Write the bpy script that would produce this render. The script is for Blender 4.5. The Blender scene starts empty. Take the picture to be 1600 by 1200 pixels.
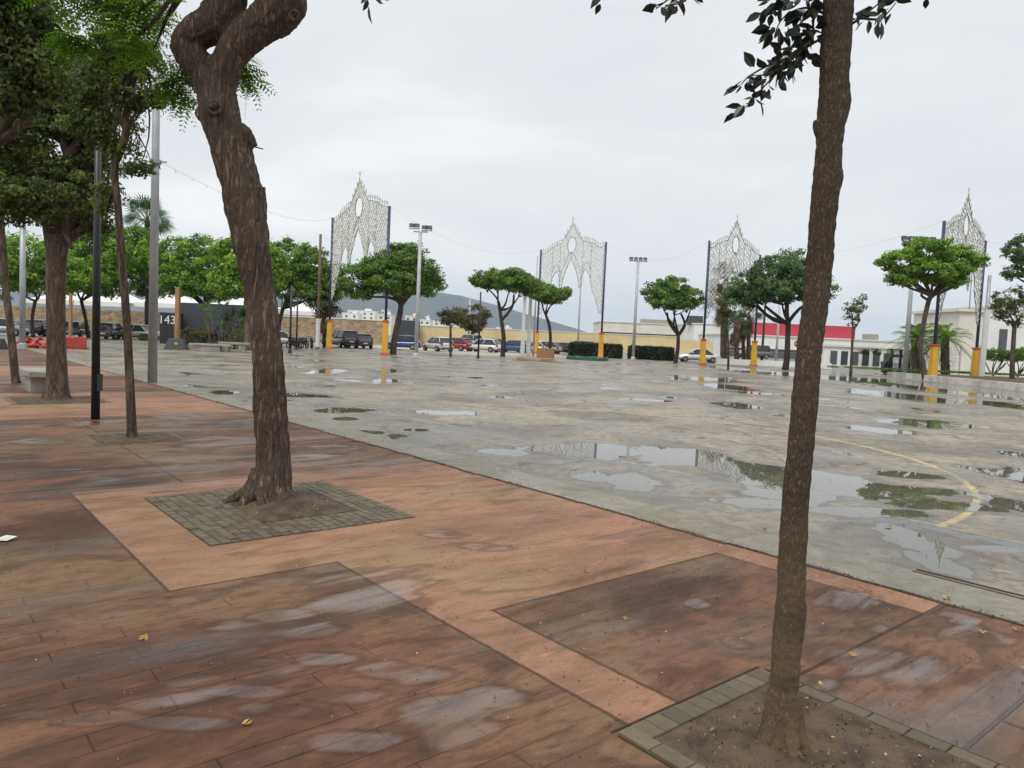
import bpy, bmesh, math, random
import numpy as np
from mathutils import Vector, Matrix
rng = np.random.default_rng(7); random.seed(7)
S = bpy.context.scene
COL = S.collection
# ------------------------------------------------------------------ camera
FP = 1165.0; PIT = math.radians(3.5); ROL = math.radians(2.5); HC = 1.65
Fv = np.array([0, math.cos(PIT), -math.sin(PIT)]); U0 = np.array([0, math.sin(PIT), math.cos(PIT)]); R0 = np.array([1., 0, 0])
Uv = math.cos(ROL)*U0 - math.sin(ROL)*R0; Rv = math.cos(ROL)*R0 + math.sin(ROL)*U0
cam = bpy.data.cameras.new('camera'); co = bpy.data.objects.new('camera', cam); COL.objects.link(co)
cam.sensor_width = 36; cam.lens = 36*FP/1600; cam.clip_start = 0.05; cam.clip_end = 30000
M3 = Matrix(((Rv[0], Uv[0], -Fv[0]), (Rv[1], Uv[1], -Fv[1]), (Rv[2], Uv[2], -Fv[2])))
co.matrix_world = Matrix.Translation((0, 0, HC)) @ M3.to_4x4()
S.camera = co
def ray(x, y): return Fv*FP + Rv*(x-800) - Uv*(y-600)
def G(x, y, z=0.):
    d = ray(x, y); return d*((z-HC)/d[2]) + np.array([0, 0, HC])
def AT(x, y, Y):
    d = ray(x, y); return d*(Y/d[1]) + np.array([0, 0, HC])
def proj(P):
    Q = np.asarray(P, float) - np.array([0, 0, HC]); w = Q@Fv
    return 800 + FP*(Q@Rv)/w, 600 - FP*(Q@Uv)/w
# ------------------------------------------------------------------ sky, sun, exposure
SUN_EL, SUN_AZ = math.radians(55), math.radians(205)
W = bpy.data.worlds.new('World'); S.world = W; W.use_nodes = True
nt = W.node_tree; nt.nodes.clear()
def N(nt, t, **k):
    n = nt.nodes.new(t)
    for a, b in k.items():
        if a.startswith('i_'): n.inputs[int(a[2:])].default_value = b
        else: setattr(n, a, b)
    return n
sky = N(nt, 'ShaderNodeTexSky', sky_type='NISHITA', sun_disc=False, sun_elevation=SUN_EL, sun_rotation=SUN_AZ, air_density=1.5, dust_density=4)
tc = N(nt, 'ShaderNodeTexCoord'); mp = N(nt, 'ShaderNodeMapping'); mp.inputs['Scale'].default_value = (1, 1, 3.2)
nt.links.new(tc.outputs['Generated'], mp.inputs['Vector'])
no = N(nt, 'ShaderNodeTexNoise'); no.inputs['Scale'].default_value = 2.0; no.inputs['Detail'].default_value = 5; no.inputs['Roughness'].default_value = .5; no.inputs['Distortion'].default_value = .4
nt.links.new(mp.outputs[0], no.inputs['Vector'])
cr = N(nt, 'ShaderNodeValToRGB'); e = cr.color_ramp.elements
e[0].position = .3; e[0].color = (.735, .755, .79, 1); e[1].position = .72; e[1].color = (1.0, 1.0, 1.0, 1)
m_ = cr.color_ramp.elements.new(.53); m_.color = (.83, .845, .87, 1)
nt.links.new(no.outputs['Fac'], cr.inputs[0])
sx = N(nt, 'ShaderNodeSeparateXYZ'); nt.links.new(tc.outputs['Generated'], sx.inputs[0])
mr = N(nt, 'ShaderNodeMapRange'); mr.inputs[1].default_value = .45; mr.inputs[2].default_value = 1.0; mr.inputs[3].default_value = 1.0; mr.inputs[4].default_value = 1.75
nt.links.new(sx.outputs['Z'], mr.inputs[0])
b1 = N(nt, 'ShaderNodeBackground'); b1.inputs[1].default_value = .09; nt.links.new(sky.outputs[0], b1.inputs[0])
b2 = N(nt, 'ShaderNodeBackground'); nt.links.new(cr.outputs[0], b2.inputs[0]); nt.links.new(mr.outputs[0], b2.inputs[1])
mx = N(nt, 'ShaderNodeMixShader'); mx.inputs[0].default_value = .93; nt.links.new(b1.outputs[0], mx.inputs[1]); nt.links.new(b2.outputs[0], mx.inputs[2])
ow = N(nt, 'ShaderNodeOutputWorld'); nt.links.new(mx.outputs[0], ow.inputs[0])
sl = bpy.data.lights.new('sun', 'SUN'); sl.energy = 1.5; sl.angle = math.radians(20); sl.color = (1, .96, .9)
so = bpy.data.objects.new('sun', sl); COL.objects.link(so)
sd = Vector((math.sin(SUN_AZ)*math.cos(SUN_EL), math.cos(SUN_AZ)*math.cos(SUN_EL), math.sin(SUN_EL)))
so.rotation_euler = sd.to_track_quat('Z', 'Y').to_euler(); so.location = (0, 0, 60)
S.view_settings.view_transform = 'Standard'; S.view_settings.look = 'None'; S.view_settings.exposure = 0.1; S.view_settings.gamma = 1
S.render.engine = 'CYCLES'
S.cycles.max_bounces = 6; S.cycles.transparent_max_bounces = 8; S.cycles.volume_bounces = 1
# ------------------------------------------------------------------ materials
def newmat(name):
    m = bpy.data.materials.new(name); m.use_nodes = True; t = m.node_tree
    return m, t, t.nodes['Principled BSDF']
def math_(t, op, a, b=None, c=None, clamp=False):
    n = t.nodes.new('ShaderNodeMath'); n.operation = op; n.use_clamp = clamp
    for i, v in enumerate((a, b, c)):
        if v is None: continue
        if isinstance(v, (int, float)): n.inputs[i].default_value = v
        else: t.links.new(v, n.inputs[i])
    return n.outputs[0]
def mixc(t, fac, a, b):
    n = t.nodes.new('ShaderNodeMix'); n.data_type = 'RGBA'
    for s, v in ((n.inputs[0], fac), (n.inputs[6], a), (n.inputs[7], b)):
        if isinstance(v, (int, float)): s.default_value = v
        elif isinstance(v, tuple): s.default_value = (*v, 1) if len(v) == 3 else v
        else: t.links.new(v, s)
    return n.outputs[2]
def rng_(t, v, a, b, c=0., d=1., smooth=True):
    n = t.nodes.new('ShaderNodeMapRange'); n.interpolation_type = 'SMOOTHSTEP' if smooth else 'LINEAR'
    t.links.new(v, n.inputs[0])
    for i, x in enumerate((a, b, c, d)): n.inputs[i+1].default_value = x
    return n.outputs[0]
def noise(t, vec, scale, detail=4, rough=.55, dist=0., sc=(1, 1, 1), loc=(0, 0, 0)):
    m = t.nodes.new('ShaderNodeMapping'); m.inputs['Scale'].default_value = sc; m.inputs['Location'].default_value = loc
    t.links.new(vec, m.inputs['Vector'])
    n = t.nodes.new('ShaderNodeTexNoise'); n.inputs['Scale'].default_value = scale; n.inputs['Detail'].default_value = detail
    n.inputs['Roughness'].default_value = rough; n.inputs['Distortion'].default_value = dist
    t.links.new(m.outputs[0], n.inputs['Vector']); return n.outputs['Fac']
def objc(t): return t.nodes.new('ShaderNodeTexCoord').outputs['Object']
def posc(t): return t.nodes.new('ShaderNodeNewGeometry').outputs['Position']
def bump(t, b, h, st, dist=.01):
    n = t.nodes.new('ShaderNodeBump'); n.inputs['Distance'].default_value = dist
    if isinstance(st, (int, float)): n.inputs['Strength'].default_value = st
    else: t.links.new(st, n.inputs['Strength'])
    t.links.new(h, n.inputs['Height']); t.links.new(n.outputs[0], b.inputs['Normal'])
def simple(name, c, rough=.6, var=.18, scale=3., metal=0., c2=None, bmp=.15, bscale=None, sc=(1, 1, 1)):
    m, t, b = newmat(name); v = objc(t)
    f = noise(t, v, scale, 5, .6, sc=sc)
    c2 = c2 or tuple(x*(1-var*2) for x in c)
    t.links.new(mixc(t, rng_(t, f, .35, .7), c, c2), b.inputs['Base Color'])
    b.inputs['Roughness'].default_value = rough; b.inputs['Metallic'].default_value = metal
    if bmp: bump(t, b, noise(t, v, bscale or scale*8, 4), bmp)
    return m
def leafmat(name, c1, c2, c3=None, rough=.5, trans=.35):
    m, t, b = newmat(name)
    a = t.nodes.new('ShaderNodeAttribute'); a.attribute_name = 'tint'
    r = t.nodes.new('ShaderNodeValToRGB'); e = r.color_ramp.elements
    e[0].color = (*c1, 1); e[1].color = (*(c3 or c2), 1)
    if c3: x = e.new(.6); x.color = (*c2, 1)
    t.links.new(a.outputs['Fac'], r.inputs[0]); t.links.new(r.outputs[0], b.inputs['Base Color'])
    b.inputs['Roughness'].default_value = rough; b.inputs['Specular IOR Level'].default_value = .35
    tr = t.nodes.new('ShaderNodeBsdfTranslucent'); h = t.nodes.new('ShaderNodeHueSaturation'); h.inputs['Value'].default_value = 1.6; h.inputs['Saturation'].default_value = 1.1
    t.links.new(r.outputs[0], h.inputs['Color']); t.links.new(h.outputs[0], tr.inputs[0])
    mx = t.nodes.new('ShaderNodeMixShader'); mx.inputs[0].default_value = trans
    t.links.new(b.outputs[0], mx.inputs[1]); t.links.new(tr.outputs[0], mx.inputs[2])
    t.links.new(mx.outputs[0], t.nodes['Material Output'].inputs[0]); return m
def barkmat(name, c1, c2, sc=14., st=.9, zs=.16, moss=None):
    m, t, b = newmat(name); v = objc(t)
    n1 = noise(t, v, sc, 6, .65, .6, (1, 1, zs)); n2 = noise(t, v, 1.3, 3); n3 = noise(t, v, sc*5, 4, .7, 0, (1, 1, .5))
    h = math_(t, 'ABSOLUTE', math_(t, 'SUBTRACT', n1, .5)); h = rng_(t, h, .0, .13)
    c = mixc(t, h, tuple(x*.35 for x in c1), c1); c = mixc(t, rng_(t, n2, .35, .65), c, mixc(t, h, tuple(x*.4 for x in c2), c2))
    c = mixc(t, math_(t, 'MULTIPLY', rng_(t, n3, .5, .75), .5), c, tuple(min(1, x*1.9) for x in c2))
    if moss:
        z = t.nodes.new('ShaderNodeSeparateXYZ'); t.links.new(v, z.inputs[0])
        k = math_(t, 'MULTIPLY', rng_(t, z.outputs['Z'], moss[0], .0), rng_(t, n2, .3, .6)); c = mixc(t, k, c, moss[1])
    t.links.new(c, b.inputs['Base Color']); b.inputs['Roughness'].default_value = .85; b.inputs['Specular IOR Level'].default_value = .25
    bump(t, b, math_(t, 'ADD', h, math_(t, 'MULTIPLY', n3, .5)), st, .012); return m
M = {}
M['silver'] = simple('galvanised', (.38, .40, .41), .45, .1, 2., .35)
M['lightpole'] = simple('light_grey_paint', (.50, .51, .51), .5, .12, 2., .1)
M['black'] = simple('black_paint', (.018, .018, .022), .4, .1)
M['navy'] = simple('navy_paint', (.022, .035, .09), .45, .1)
M['yellow'] = simple('yellow_paint', (.72, .40, .03), .5, .08, 2.)
M['red'] = simple('red_paint', (.50, .055, .02), .5, .1)
M['white'] = simple('white_paint', (.72, .72, .70), .55, .06, 1.5)
M['lattice'] = simple('lattice_tube', (.70, .70, .63), .5, .15, 3.)
M['latticedark'] = simple('lattice_frame', (.22, .23, .22), .5, .15, 3.)
M['concrete'] = simple('cast_concrete', (.33, .31, .27), .8, .25, 3., c2=(.22, .21, .18), bmp=.3)
M['render_white'] = simple('white_render', (.82, .81, .78), .8, .07, .4, bmp=.05)
M['render_cream'] = simple('cream_render', (.76, .72, .63), .8, .07, .4, bmp=.05)
M['render_yellow'] = simple('yellow_render', (.70, .56, .30), .8, .1, .3, bmp=.05)
M['redsign'] = simple('crimson_cladding', (.48, .045, .07), .5, .06, .3, bmp=.03)
M['darkgrey'] = simple('dark_grey_panel', (.045, .052, .062), .6, .1, .8)
M['glass'] = simple('dark_glass', (.03, .035, .04), .08, .1, 1., bmp=0)
M['tyre'] = simple('tyre', (.015, .015, .015), .8)
M['rim'] = simple('wheel_rim', (.35, .35, .36), .35, metal=.7)
M['lamp'] = simple('lamp_glass', (.65, .66, .68), .15, bmp=0)
M['tail'] = simple('tail_lamp', (.4, .01, .01), .25, bmp=0)
M['tent'] = simple('tent_canvas', (.80, .79, .76), .6, .04, .4, bmp=.05)
M['wood'] = simple('timber_post', (.36, .20, .10), .75, .2, 4., sc=(1, 1, .1))
M['redplastic'] = simple('red_plastic', (.50, .07, .05), .45, .2, 2.)
M['blueplastic'] = simple('blue_sign', (.03, .16, .42), .4)
M['binblue'] = simple('bin_plastic', (.02, .028, .045), .5)
M['greenmat'] = simple('green_mat', (.01, .09, .05), .6, .3, 3.)
M['roofred'] = simple('red_roof', (.45, .05, .03), .6)
M['kerbwhite'] = simple('pale_kerb_render', (.66, .64, .57), .8, .2, 1.2)
M['soil'] = simple('bare_soil', (.115, .078, .048), .95, .3, 6., c2=(.05, .034, .022), bmp=.9, bscale=60)
M['paper'] = simple('paper', (.7, .72, .6), .7)
M['dashes'] = simple('far_window', (.10, .11, .12), .3, bmp=0)
M['flowerbrown'] = leafmat('dry_frond', (.10, .06, .03), (.22, .14, .07), trans=.1)
M['bark_near'] = barkmat('furrowed_bark', (.155, .110, .080), (.22, .165, .125), 24, 1.)
M['bark_right'] = barkmat('fine_bark', (.135, .098, .070), (.17, .125, .088), 80, .7, .35, moss=(1.5, (.21, .145, .088)))
M['bark'] = barkmat('tree_bark', (.115, .085, .062), (.15, .11, .08), 9, .6)
M['bark_dark'] = barkmat('dark_bark', (.06, .045, .035), (.09, .066, .05), 9, .5)
M['bark_pale'] = barkmat('pale_bark', (.22, .17, .12), (.27, .21, .15), 9, .5)
M['leaf_mid'] = leafmat('leaf_mid_green', (.030, .075, .008), (.12, .22, .022), (.26, .40, .04), trans=.25)
M['leaf_bright'] = leafmat('leaf_bright_green', (.045, .105, .008), (.17, .31, .022), (.36, .54, .05), trans=.25)
M['leaf_blue'] = leafmat('leaf_blue_green', (.028, .062, .020), (.085, .155, .045), (.16, .26, .07), trans=.25)
M['leaf_dark'] = leafmat('leaf_dark_green', (.030, .046, .014), (.095, .130, .034), (.25, .31, .07), trans=.4)
M['leaf_olive'] = leafmat('leaf_olive_brown', (.05, .05, .018), (.12, .11, .04), (.20, .16, .06))
M['leaf_fern'] = leafmat('leaf_feathery', (.035, .085, .010), (.11, .225, .02), (.30, .46, .06), trans=.45)
M['leaf_laurel'] = leafmat('leaf_leathery', (.012, .018, .012), (.03, .04, .024), rough=.3, trans=.12)
M['leaf_hedge'] = leafmat('leaf_hedge', (.012, .024, .010), (.03, .055, .018))
M['leaf_palm'] = leafmat('leaf_palm', (.03, .07, .02), (.08, .16, .04))
M['flower'] = leafmat('leaf_red_flower', (.05, .09, .02), (.10, .12, .03), (.50, .09, .04))
M['leaf_litter'] = leafmat('fallen_leaf', (.10, .05, .02), (.26, .15, .05), (.50, .31, .05), trans=.05)
# ------------------------------------------------------------------ geometry helpers
class MB:
    def __init__(s): s.v = []; s.f = []
    def add(s, v, f):
        o = len(s.v); s.v += [tuple(map(float, p)) for p in v]; s.f += [tuple(i+o for i in q) for q in f]; return s
    def box(s, c, d, rz=0., rx=0.):
        c = np.array(c, float); h = np.array(d, float)/2; vs = []
        for z in (-1, 1):
            for x, y in ((-1, -1), (1, -1), (1, 1), (-1, 1)):
                p = np.array([x*h[0], y*h[1], z*h[2]])
                if rx: p = np.array([p[0], p[1]*math.cos(rx)-p[2]*math.sin(rx), p[1]*math.sin(rx)+p[2]*math.cos(rx)])
                vs.append(c + np.array([p[0]*math.cos(rz)-p[1]*math.sin(rz), p[0]*math.sin(rz)+p[1]*math.cos(rz), p[2]]))
        return s.add(vs, [(3, 2, 1, 0), (4, 5, 6, 7), (0, 1, 5, 4), (1, 2, 6, 5), (2, 3, 7, 6), (3, 0, 4, 7)])
    def taper(s, c0, c1, d0, d1, rz=0.):
        vs = []
        for c, d in ((c0, d0), (c1, d1)):
            for x, y in ((-1, -1), (1, -1), (1, 1), (-1, 1)):
                px, py = x*d[0]/2, y*d[1]/2
                vs.append((c[0]+px*math.cos(rz)-py*math.sin(rz), c[1]+px*math.sin(rz)+py*math.cos(rz), c[2]))
        return s.add(vs, [(3, 2, 1, 0), (4, 5, 6, 7), (0, 1, 5, 4), (1, 2, 6, 5), (2, 3, 7, 6), (3, 0, 4, 7)])
    def tube(s, pts, rad, n=8, cap=True):
        pts = [np.array(p, float) for p in pts]; m = len(pts)
        if isinstance(rad, (int, float)): rad = [rad]*m
        vs = []; up = None
        for i in range(m):
            d = pts[min(i+1, m-1)]-pts[max(i-1, 0)]; d /= np.linalg.norm(d)+1e-9
            if up is None: up = np.array([1., 0, 0]) if abs(d[0]) < .8 else np.array([0, 1., 0])
            a = up-d*(up@d); a /= np.linalg.norm(a)+1e-9; b = np.cross(d, a); up = a
            for k in range(n):
                t = 2*math.pi*k/n; vs.append(pts[i]+rad[i]*(a*math.cos(t)+b*math.sin(t)))
        fs = [(i*n+k, i*n+(k+1) % n, (i+1)*n+(k+1) % n, (i+1)*n+k) for i in range(m-1) for k in range(n)]
        if cap: fs += [tuple(range(n-1, -1, -1)), tuple((m-1)*n+k for k in range(n))]
        return s.add(vs, fs)
    def lathe(s, c, prof, n=16):
        return s.tube([(c[0], c[1], c[2]+z) for r, z in prof], [max(r, .001) for r, z in prof], n)
    def prism(s, poly, y0, y1):   # poly in (x,z), extruded along y
        n = len(poly); v = [(x, y0, z) for x, z in poly]+[(x, y1, z) for x, z in poly]
        return s.add(v, [tuple(range(n)), tuple(range(2*n-1, n-1, -1))]+[(i, i+n, (i+1) % n+n, (i+1) % n) for i in range(n)])
    def rot(s, rz, o=(0, 0, 0)):
        c, q = math.cos(rz), math.sin(rz)
        s.v = [(x*c-y*q+o[0], x*q+y*c+o[1], z+o[2]) for x, y, z in s.v]; return s
def tag(o, label, cat, group=None, kind=None):
    if label: o['label'] = label
    if cat: o['category'] = cat
    if group: o['group'] = group
    if kind: o['kind'] = kind
    return o
def worldloc(p):
    l = np.zeros(3)
    while p is not None: l += np.array(p.location); p = p.parent
    return l
def link(name, me, mat, parent=None, smooth=False):
    me.name = name; o = bpy.data.objects.new(name, me); COL.objects.link(o); me.materials.append(mat)
    if smooth: me.polygons.foreach_set('use_smooth', [True]*len(me.polygons))
    if parent is not None: o.parent = parent
    return o
def build(mb, name, mat, parent=None, smooth=False, bevel=0., local=False):
    v = np.array(mb.v)
    if parent is not None and not local: v = v-worldloc(parent)
    me = bpy.data.meshes.new(name); me.from_pydata(v.tolist(), [], mb.f); me.update()
    o = link(name, me, mat, parent, smooth)
    if bevel: b = o.modifiers.new('bevel', 'BEVEL'); b.width = bevel; b.segments = 2; b.limit_method = 'ANGLE'
    return o
def solo(mb, name, mat, label, cat, loc=None, group=None, **k):   # a thing that is one mesh
    v = np.array(mb.v); loc = np.array(loc) if loc is not None else np.array([(v[:, 0].min()+v[:, 0].max())/2, (v[:, 1].min()+v[:, 1].max())/2, v[:, 2].min()])
    mb.v = (v-loc).tolist(); o = build(mb, name, mat, **k); o.location = loc; return tag(o, label, cat, group)
def empty(name, loc, label, cat, group=None, rz=0.):
    o = bpy.data.objects.new(name, None); COL.objects.link(o); o.location = [float(x) for x in loc]; o.rotation_euler.z = rz
    o.empty_display_size = .3; return tag(o, label, cat, group)
def copytree(o, parent=None):
    c = o.copy(); COL.objects.link(c); c.parent = parent
    for ch in list(o.children): copytree(ch, c)
    return c
def quadmesh(name, V, tint, mat, parent=None, per=4):
    """V: (n,per,3) world coords"""
    n = len(V); V = V.reshape(-1, 3)
    if parent is not None: V = V-worldloc(parent)
    me = bpy.data.meshes.new(name); me.vertices.add(n*per); me.vertices.foreach_set('co', V.astype(np.float32).ravel())
    me.loops.add(n*per); me.loops.foreach_set('vertex_index', np.arange(n*per, dtype=np.int32))
    me.polygons.add(n); me.polygons.foreach_set('loop_start', np.arange(0, n*per, per, dtype=np.int32))
    me.update(calc_edges=True)
    a = me.attributes.new('tint', 'FLOAT', 'FACE'); a.data.foreach_set('value', np.clip(tint, 0, 1).astype(np.float32))
    return link(name, me, mat, parent)
def unit(v): return v/(np.linalg.norm(v, axis=-1, keepdims=True)+1e-9)
def leaves_at(C, size, up=.5, asp=.5, out=None, droop=0.):
    """diamond leaf faces centred at C"""
    n = len(C); nr = unit(rng.normal(size=(n, 3))+np.array([0, 0, up])+(0 if out is None else out))
    t = unit(np.cross(nr, rng.normal(size=(n, 3)))); 
    if droop: t = unit(t+np.array([0, 0, -droop])); nr = unit(np.cross(t, np.cross(nr, t)))
    b = np.cross(nr, t); L = (size*rng.uniform(.6, 1.25, n))[:, None]
    return np.stack([C-t*L*.5, C+b*L*asp*.5-t*L*.05, C+t*L*.5, C-b*L*asp*.5-t*L*.05], 1)
def crown_pts(blobs, clumps, per, cr, hollow=.55, flat=.6):
    """blobs: (centre, radii) ; clumps of leaves spread through the outer shell of each"""
    vol = np.array([b[1][0]*b[1][1]+b[1][0]*b[1][2] for b in blobs]); k = np.maximum(1, (clumps*vol/vol.sum()).astype(int))
    P = []; T = []; NN = []
    for (c, r), m in zip(blobs, k):
        d = unit(rng.normal(size=(m, 3))); rr = hollow+(1-hollow)*rng.random(m)**.6
        cc = np.array(c)+d*rr[:, None]*np.array(r); ct = rng.normal(.45, .17, m)
        g = rng.normal(size=(m, per, 3)); g = unit(g)*rng.random((m, per, 1))**.5*np.array([1, 1, flat])*cr*rng.uniform(.6, 1.3, (m, 1, 1))
        NN.append((unit(g)*1.1+d[:, None]*.8).reshape(-1, 3)); P.append((cc[:, None]+g).reshape(-1, 3)); T.append((ct[:, None]+rng.normal(0, .14, (m, per))).ravel())
    global CN; CN = np.concatenate(NN)
    return np.concatenate(P), np.concatenate(T)
def branch(mb, a, b, r0, r1, n=6, seg=6, wob=.12, sag=0.):
    a = np.array(a, float); b = np.array(b, float); L = np.linalg.norm(b-a); pts = []; rad = []
    w1 = rng.normal(size=3)*wob*L; w2 = rng.normal(size=3)*wob*L*.5
    for i in range(seg+1):
        t = i/seg; p = a+(b-a)*t+w1*math.sin(math.pi*t)*.6+w2*math.sin(2*math.pi*t)*.6; p[2] -= sag*math.sin(math.pi*t)
        pts.append(p); rad.append(r0+(r1-r0)*t)
    mb.tube(pts, rad, n); return pts
def vnoise(P, seed=0):
    P = np.asarray(P, float); i = np.floor(P).astype(np.int64); f = P-i; f = f*f*(3-2*f)
    def h(ix, iy, iz):
        x = (ix*374761393+iy*668265263+iz*2147483647+seed*1274126177) & 0x7fffffff
        x = ((x ^ (x >> 13))*1274126177) & 0x7fffffff; x = (x ^ (x >> 16)) & 0xffff
        return x/65535.
    r = 0
    for dx in (0, 1):
        for dy in (0, 1):
            for dz in (0, 1):
                w = (f[:, 0] if dx else 1-f[:, 0])*(f[:, 1] if dy else 1-f[:, 1])*(f[:, 2] if dz else 1-f[:, 2])
                r = r+w*h(i[:, 0]+dx, i[:, 1]+dy, i[:, 2]+dz)
    return r
def spline(pts, rad, k=6):
    P = np.array(pts, float); R = np.array(rad, float); n = len(P); out = []; ro = []
    for i in range(n-1):
        p0 = P[max(i-1, 0)]; p1 = P[i]; p2 = P[i+1]; p3 = P[min(i+2, n-1)]
        for j in range(k):
            t = j/k; out.append(.5*((2*p1)+(-p0+p2)*t+(2*p0-5*p1+4*p2-p3)*t*t+(-p0+3*p1-3*p2+p3)*t**3)); ro.append(R[i]*(1-t)+R[i+1]*t)
    out.append(P[-1]); ro.append(R[-1]); return out, ro
def organic(mb, name, mat, parent, voxel, disp):
    """fuse overlapping limbs into one skin, then push it in and out for bark"""
    tmp = build(mb, name, mat, None); md = tmp.modifiers.new('r', 'REMESH'); md.mode = 'VOXEL'; md.voxel_size = voxel
    sm = tmp.modifiers.new('s', 'SMOOTH'); sm.iterations = 4
    dg = bpy.context.evaluated_depsgraph_get(); me = bpy.data.meshes.new_from_object(tmp.evaluated_get(dg))
    bpy.data.objects.remove(tmp)
    n = len(me.vertices); v = np.empty(n*3, np.float32); me.vertices.foreach_get('co', v); v = v.reshape(-1, 3).astype(float)
    nr = np.empty(n*3, np.float32); me.vertices.foreach_get('normal', nr); nr = nr.reshape(-1, 3)
    v = v+nr*disp(v)[:, None]
    if parent is not None: v = v-worldloc(parent)
    me.vertices.foreach_set('co', v.astype(np.float32).ravel()); me.materials.clear(); me.update()
    return link(name, me, mat, parent, True)
# ------------------------------------------------------------------ ground
TH = math.radians(40)   # the paving runs 40 degrees to the left of the view
def uv(b, a, z=0.): return np.array([b*math.cos(TH)-a*math.sin(TH), b*math.sin(TH)+a*math.cos(TH), z])
def sheet(name, b0, b1, a0, a1, z, mat, cuts=None):
    mb = MB().add([(b0, a0, z), (b1, a0, z), (b1, a1, z), (b0, a1, z)], [(0, 1, 2, 3)])
    o = build(mb, name, mat); o.rotation_euler.z = TH; return tag(o, None, None, kind='structure')
def sdf_rect(t, vec, b0, b1, a0, a1):
    n = t.nodes.new('ShaderNodeVectorMath'); n.operation = 'SUBTRACT'; t.links.new(vec, n.inputs[0]); n.inputs[1].default_value = ((b0+b1)/2, (a0+a1)/2, 0)
    a = t.nodes.new('ShaderNodeVectorMath'); a.operation = 'ABSOLUTE'; t.links.new(n.outputs[0], a.inputs[0])
    q = t.nodes.new('ShaderNodeVectorMath'); q.operation = 'SUBTRACT'; t.links.new(a.outputs[0], q.inputs[0]); q.inputs[1].default_value = ((b1-b0)/2, (a1-a0)/2, 0)
    x = t.nodes.new('ShaderNodeSeparateXYZ'); t.links.new(q.outputs[0], x.inputs[0])
    return math_(t, 'MAXIMUM', x.outputs[0], x.outputs[1])
def blob_field(t, pos, blobs):
    """distance field of flat pools: (px, py, rx, ry) outline sizes turned into ground metres"""
    out = None
    for (px, py, rx, ry) in blobs:
        c = G(px, py); d0 = G(px, py-ry); d1 = G(px, py+ry); sxx = rx*c[1]/FP; syy = abs(d0[1]-d1[1])/2; cy = (d0[1]+d1[1])/2
        m = t.nodes.new('ShaderNodeMapping'); m.vector_type = 'POINT'
        m.inputs['Scale'].default_value = (1/sxx, 1/syy, 0); m.inputs['Location'].default_value = (-c[0]/sxx, -cy/syy, 0)
        t.links.new(pos, m.inputs['Vector'])
        l = t.nodes.new('ShaderNodeVectorMath'); l.operation = 'LENGTH'; t.links.new(m.outputs[0], l.inputs[0])
        out = l.outputs['Value'] if out is None else math_(t, 'SMOOTH_MIN', out, l.outputs['Value'], .25)
    return out
# base terrain reaching the horizon
m, t, b = newmat('asphalt'); v = posc(t)
c = mixc(t, noise(t, v, .15, 4), (.17, .165, .155), (.25, .24, .22)); c = mixc(t, rng_(t, noise(t, v, .004, 3), .4, .6), c, (.10, .11, .06))
t.links.new(c, b.inputs['Base Color']); b.inputs['Roughness'].default_value = .7
mb = MB(); n = 64; vs = [(0, 0, -.02)]
for R_ in (60, 300, 1500, 9000): vs += [(R_*math.cos(2*math.pi*k/n), R_*math.sin(2*math.pi*k/n), -.02) for k in range(n)]
fs = [(0, 1+k, 1+(k+1) % n) for k in range(n)]
for q in range(3): fs += [(1+q*n+k, 1+(q+1)*n+k, 1+(q+1)*n+(k+1) % n, 1+q*n+(k+1) % n) for k in range(n)]
mb.add(vs, fs); tag(build(mb, 'ground', m), None, None, kind='structure')
# court: worn wet concrete with pools, painted lines
m, t, b = newmat('court_concrete'); P = posc(t); v = objc(t)
n1 = noise(t, P, .35, 6, .6, .3); n2 = noise(t, P, 2.2, 6, .65); n3 = noise(t, P, 40, 4, .7); n4 = noise(t, P, .9, 5, .6, .8, loc=(9, 3, 0))
c = mixc(t, rng_(t, n1, .42, .60), (.31, .272, .212), (.165, .150, .125))
c = mixc(t, math_(t, 'MULTIPLY', rng_(t, n4, .45, .7), .6), c, (.37, .33, .26))
c = mixc(t, math_(t, 'MULTIPLY', rng_(t, n2, .52, .68), .6), c, (.12, .108, .09))
c = mixc(t, math_(t, 'MULTIPLY', rng_(t, n3, .5, .7), .4), c, (.09, .082, .072))
# cracks
vo = t.nodes.new('ShaderNodeTexVoronoi'); vo.feature = 'DISTANCE_TO_EDGE'; vo.inputs['Scale'].default_value = .33
dm = t.nodes.new('ShaderNodeVectorMath'); dm.operation = 'MULTIPLY_ADD'; nz = t.nodes.new('ShaderNodeTexNoise'); nz.inputs['Scale'].default_value = 1.1; nz.inputs['Detail'].default_value = 6
t.links.new(P, nz.inputs['Vector']); t.links.new(nz.outputs['Color'], dm.inputs[0]); dm.inputs[1].default_value = (1.6, 1.6, 0); t.links.new(P, dm.inputs[2]); t.links.new(dm.outputs[0], vo.inputs['Vector'])
vo3 = t.nodes.new('ShaderNodeTexVoronoi'); vo3.feature = 'DISTANCE_TO_EDGE'; vo3.inputs['Scale'].default_value = 1.3; t.links.new(dm.outputs[0], vo3.inputs['Vector'])
crk3 = math_(t, 'MULTIPLY', rng_(t, vo3.outputs['Distance'], .02, .0), rng_(t, noise(t, P, .8, 3, loc=(1, 7, 0)), .52, .62))
c = mixc(t, math_(t, 'MULTIPLY', crk3, .7), c, (.07, .06, .045))
n6 = noise(t, P, 7, 6, .75, .4); c = mixc(t, math_(t, 'MULTIPLY', rng_(t, n6, .48, .60), .6), c, (.115, .095, .068)); c = mixc(t, math_(t, 'MULTIPLY', rng_(t, noise(t, P, .8, 7, .7, 1.2, loc=(6, 6, 0)), .54, .64), .55), c, (.15, .12, .085)); c = mixc(t, math_(t, 'MULTIPLY', rng_(t, n6, .45, .33), .35), c, (.50, .45, .37))
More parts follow.
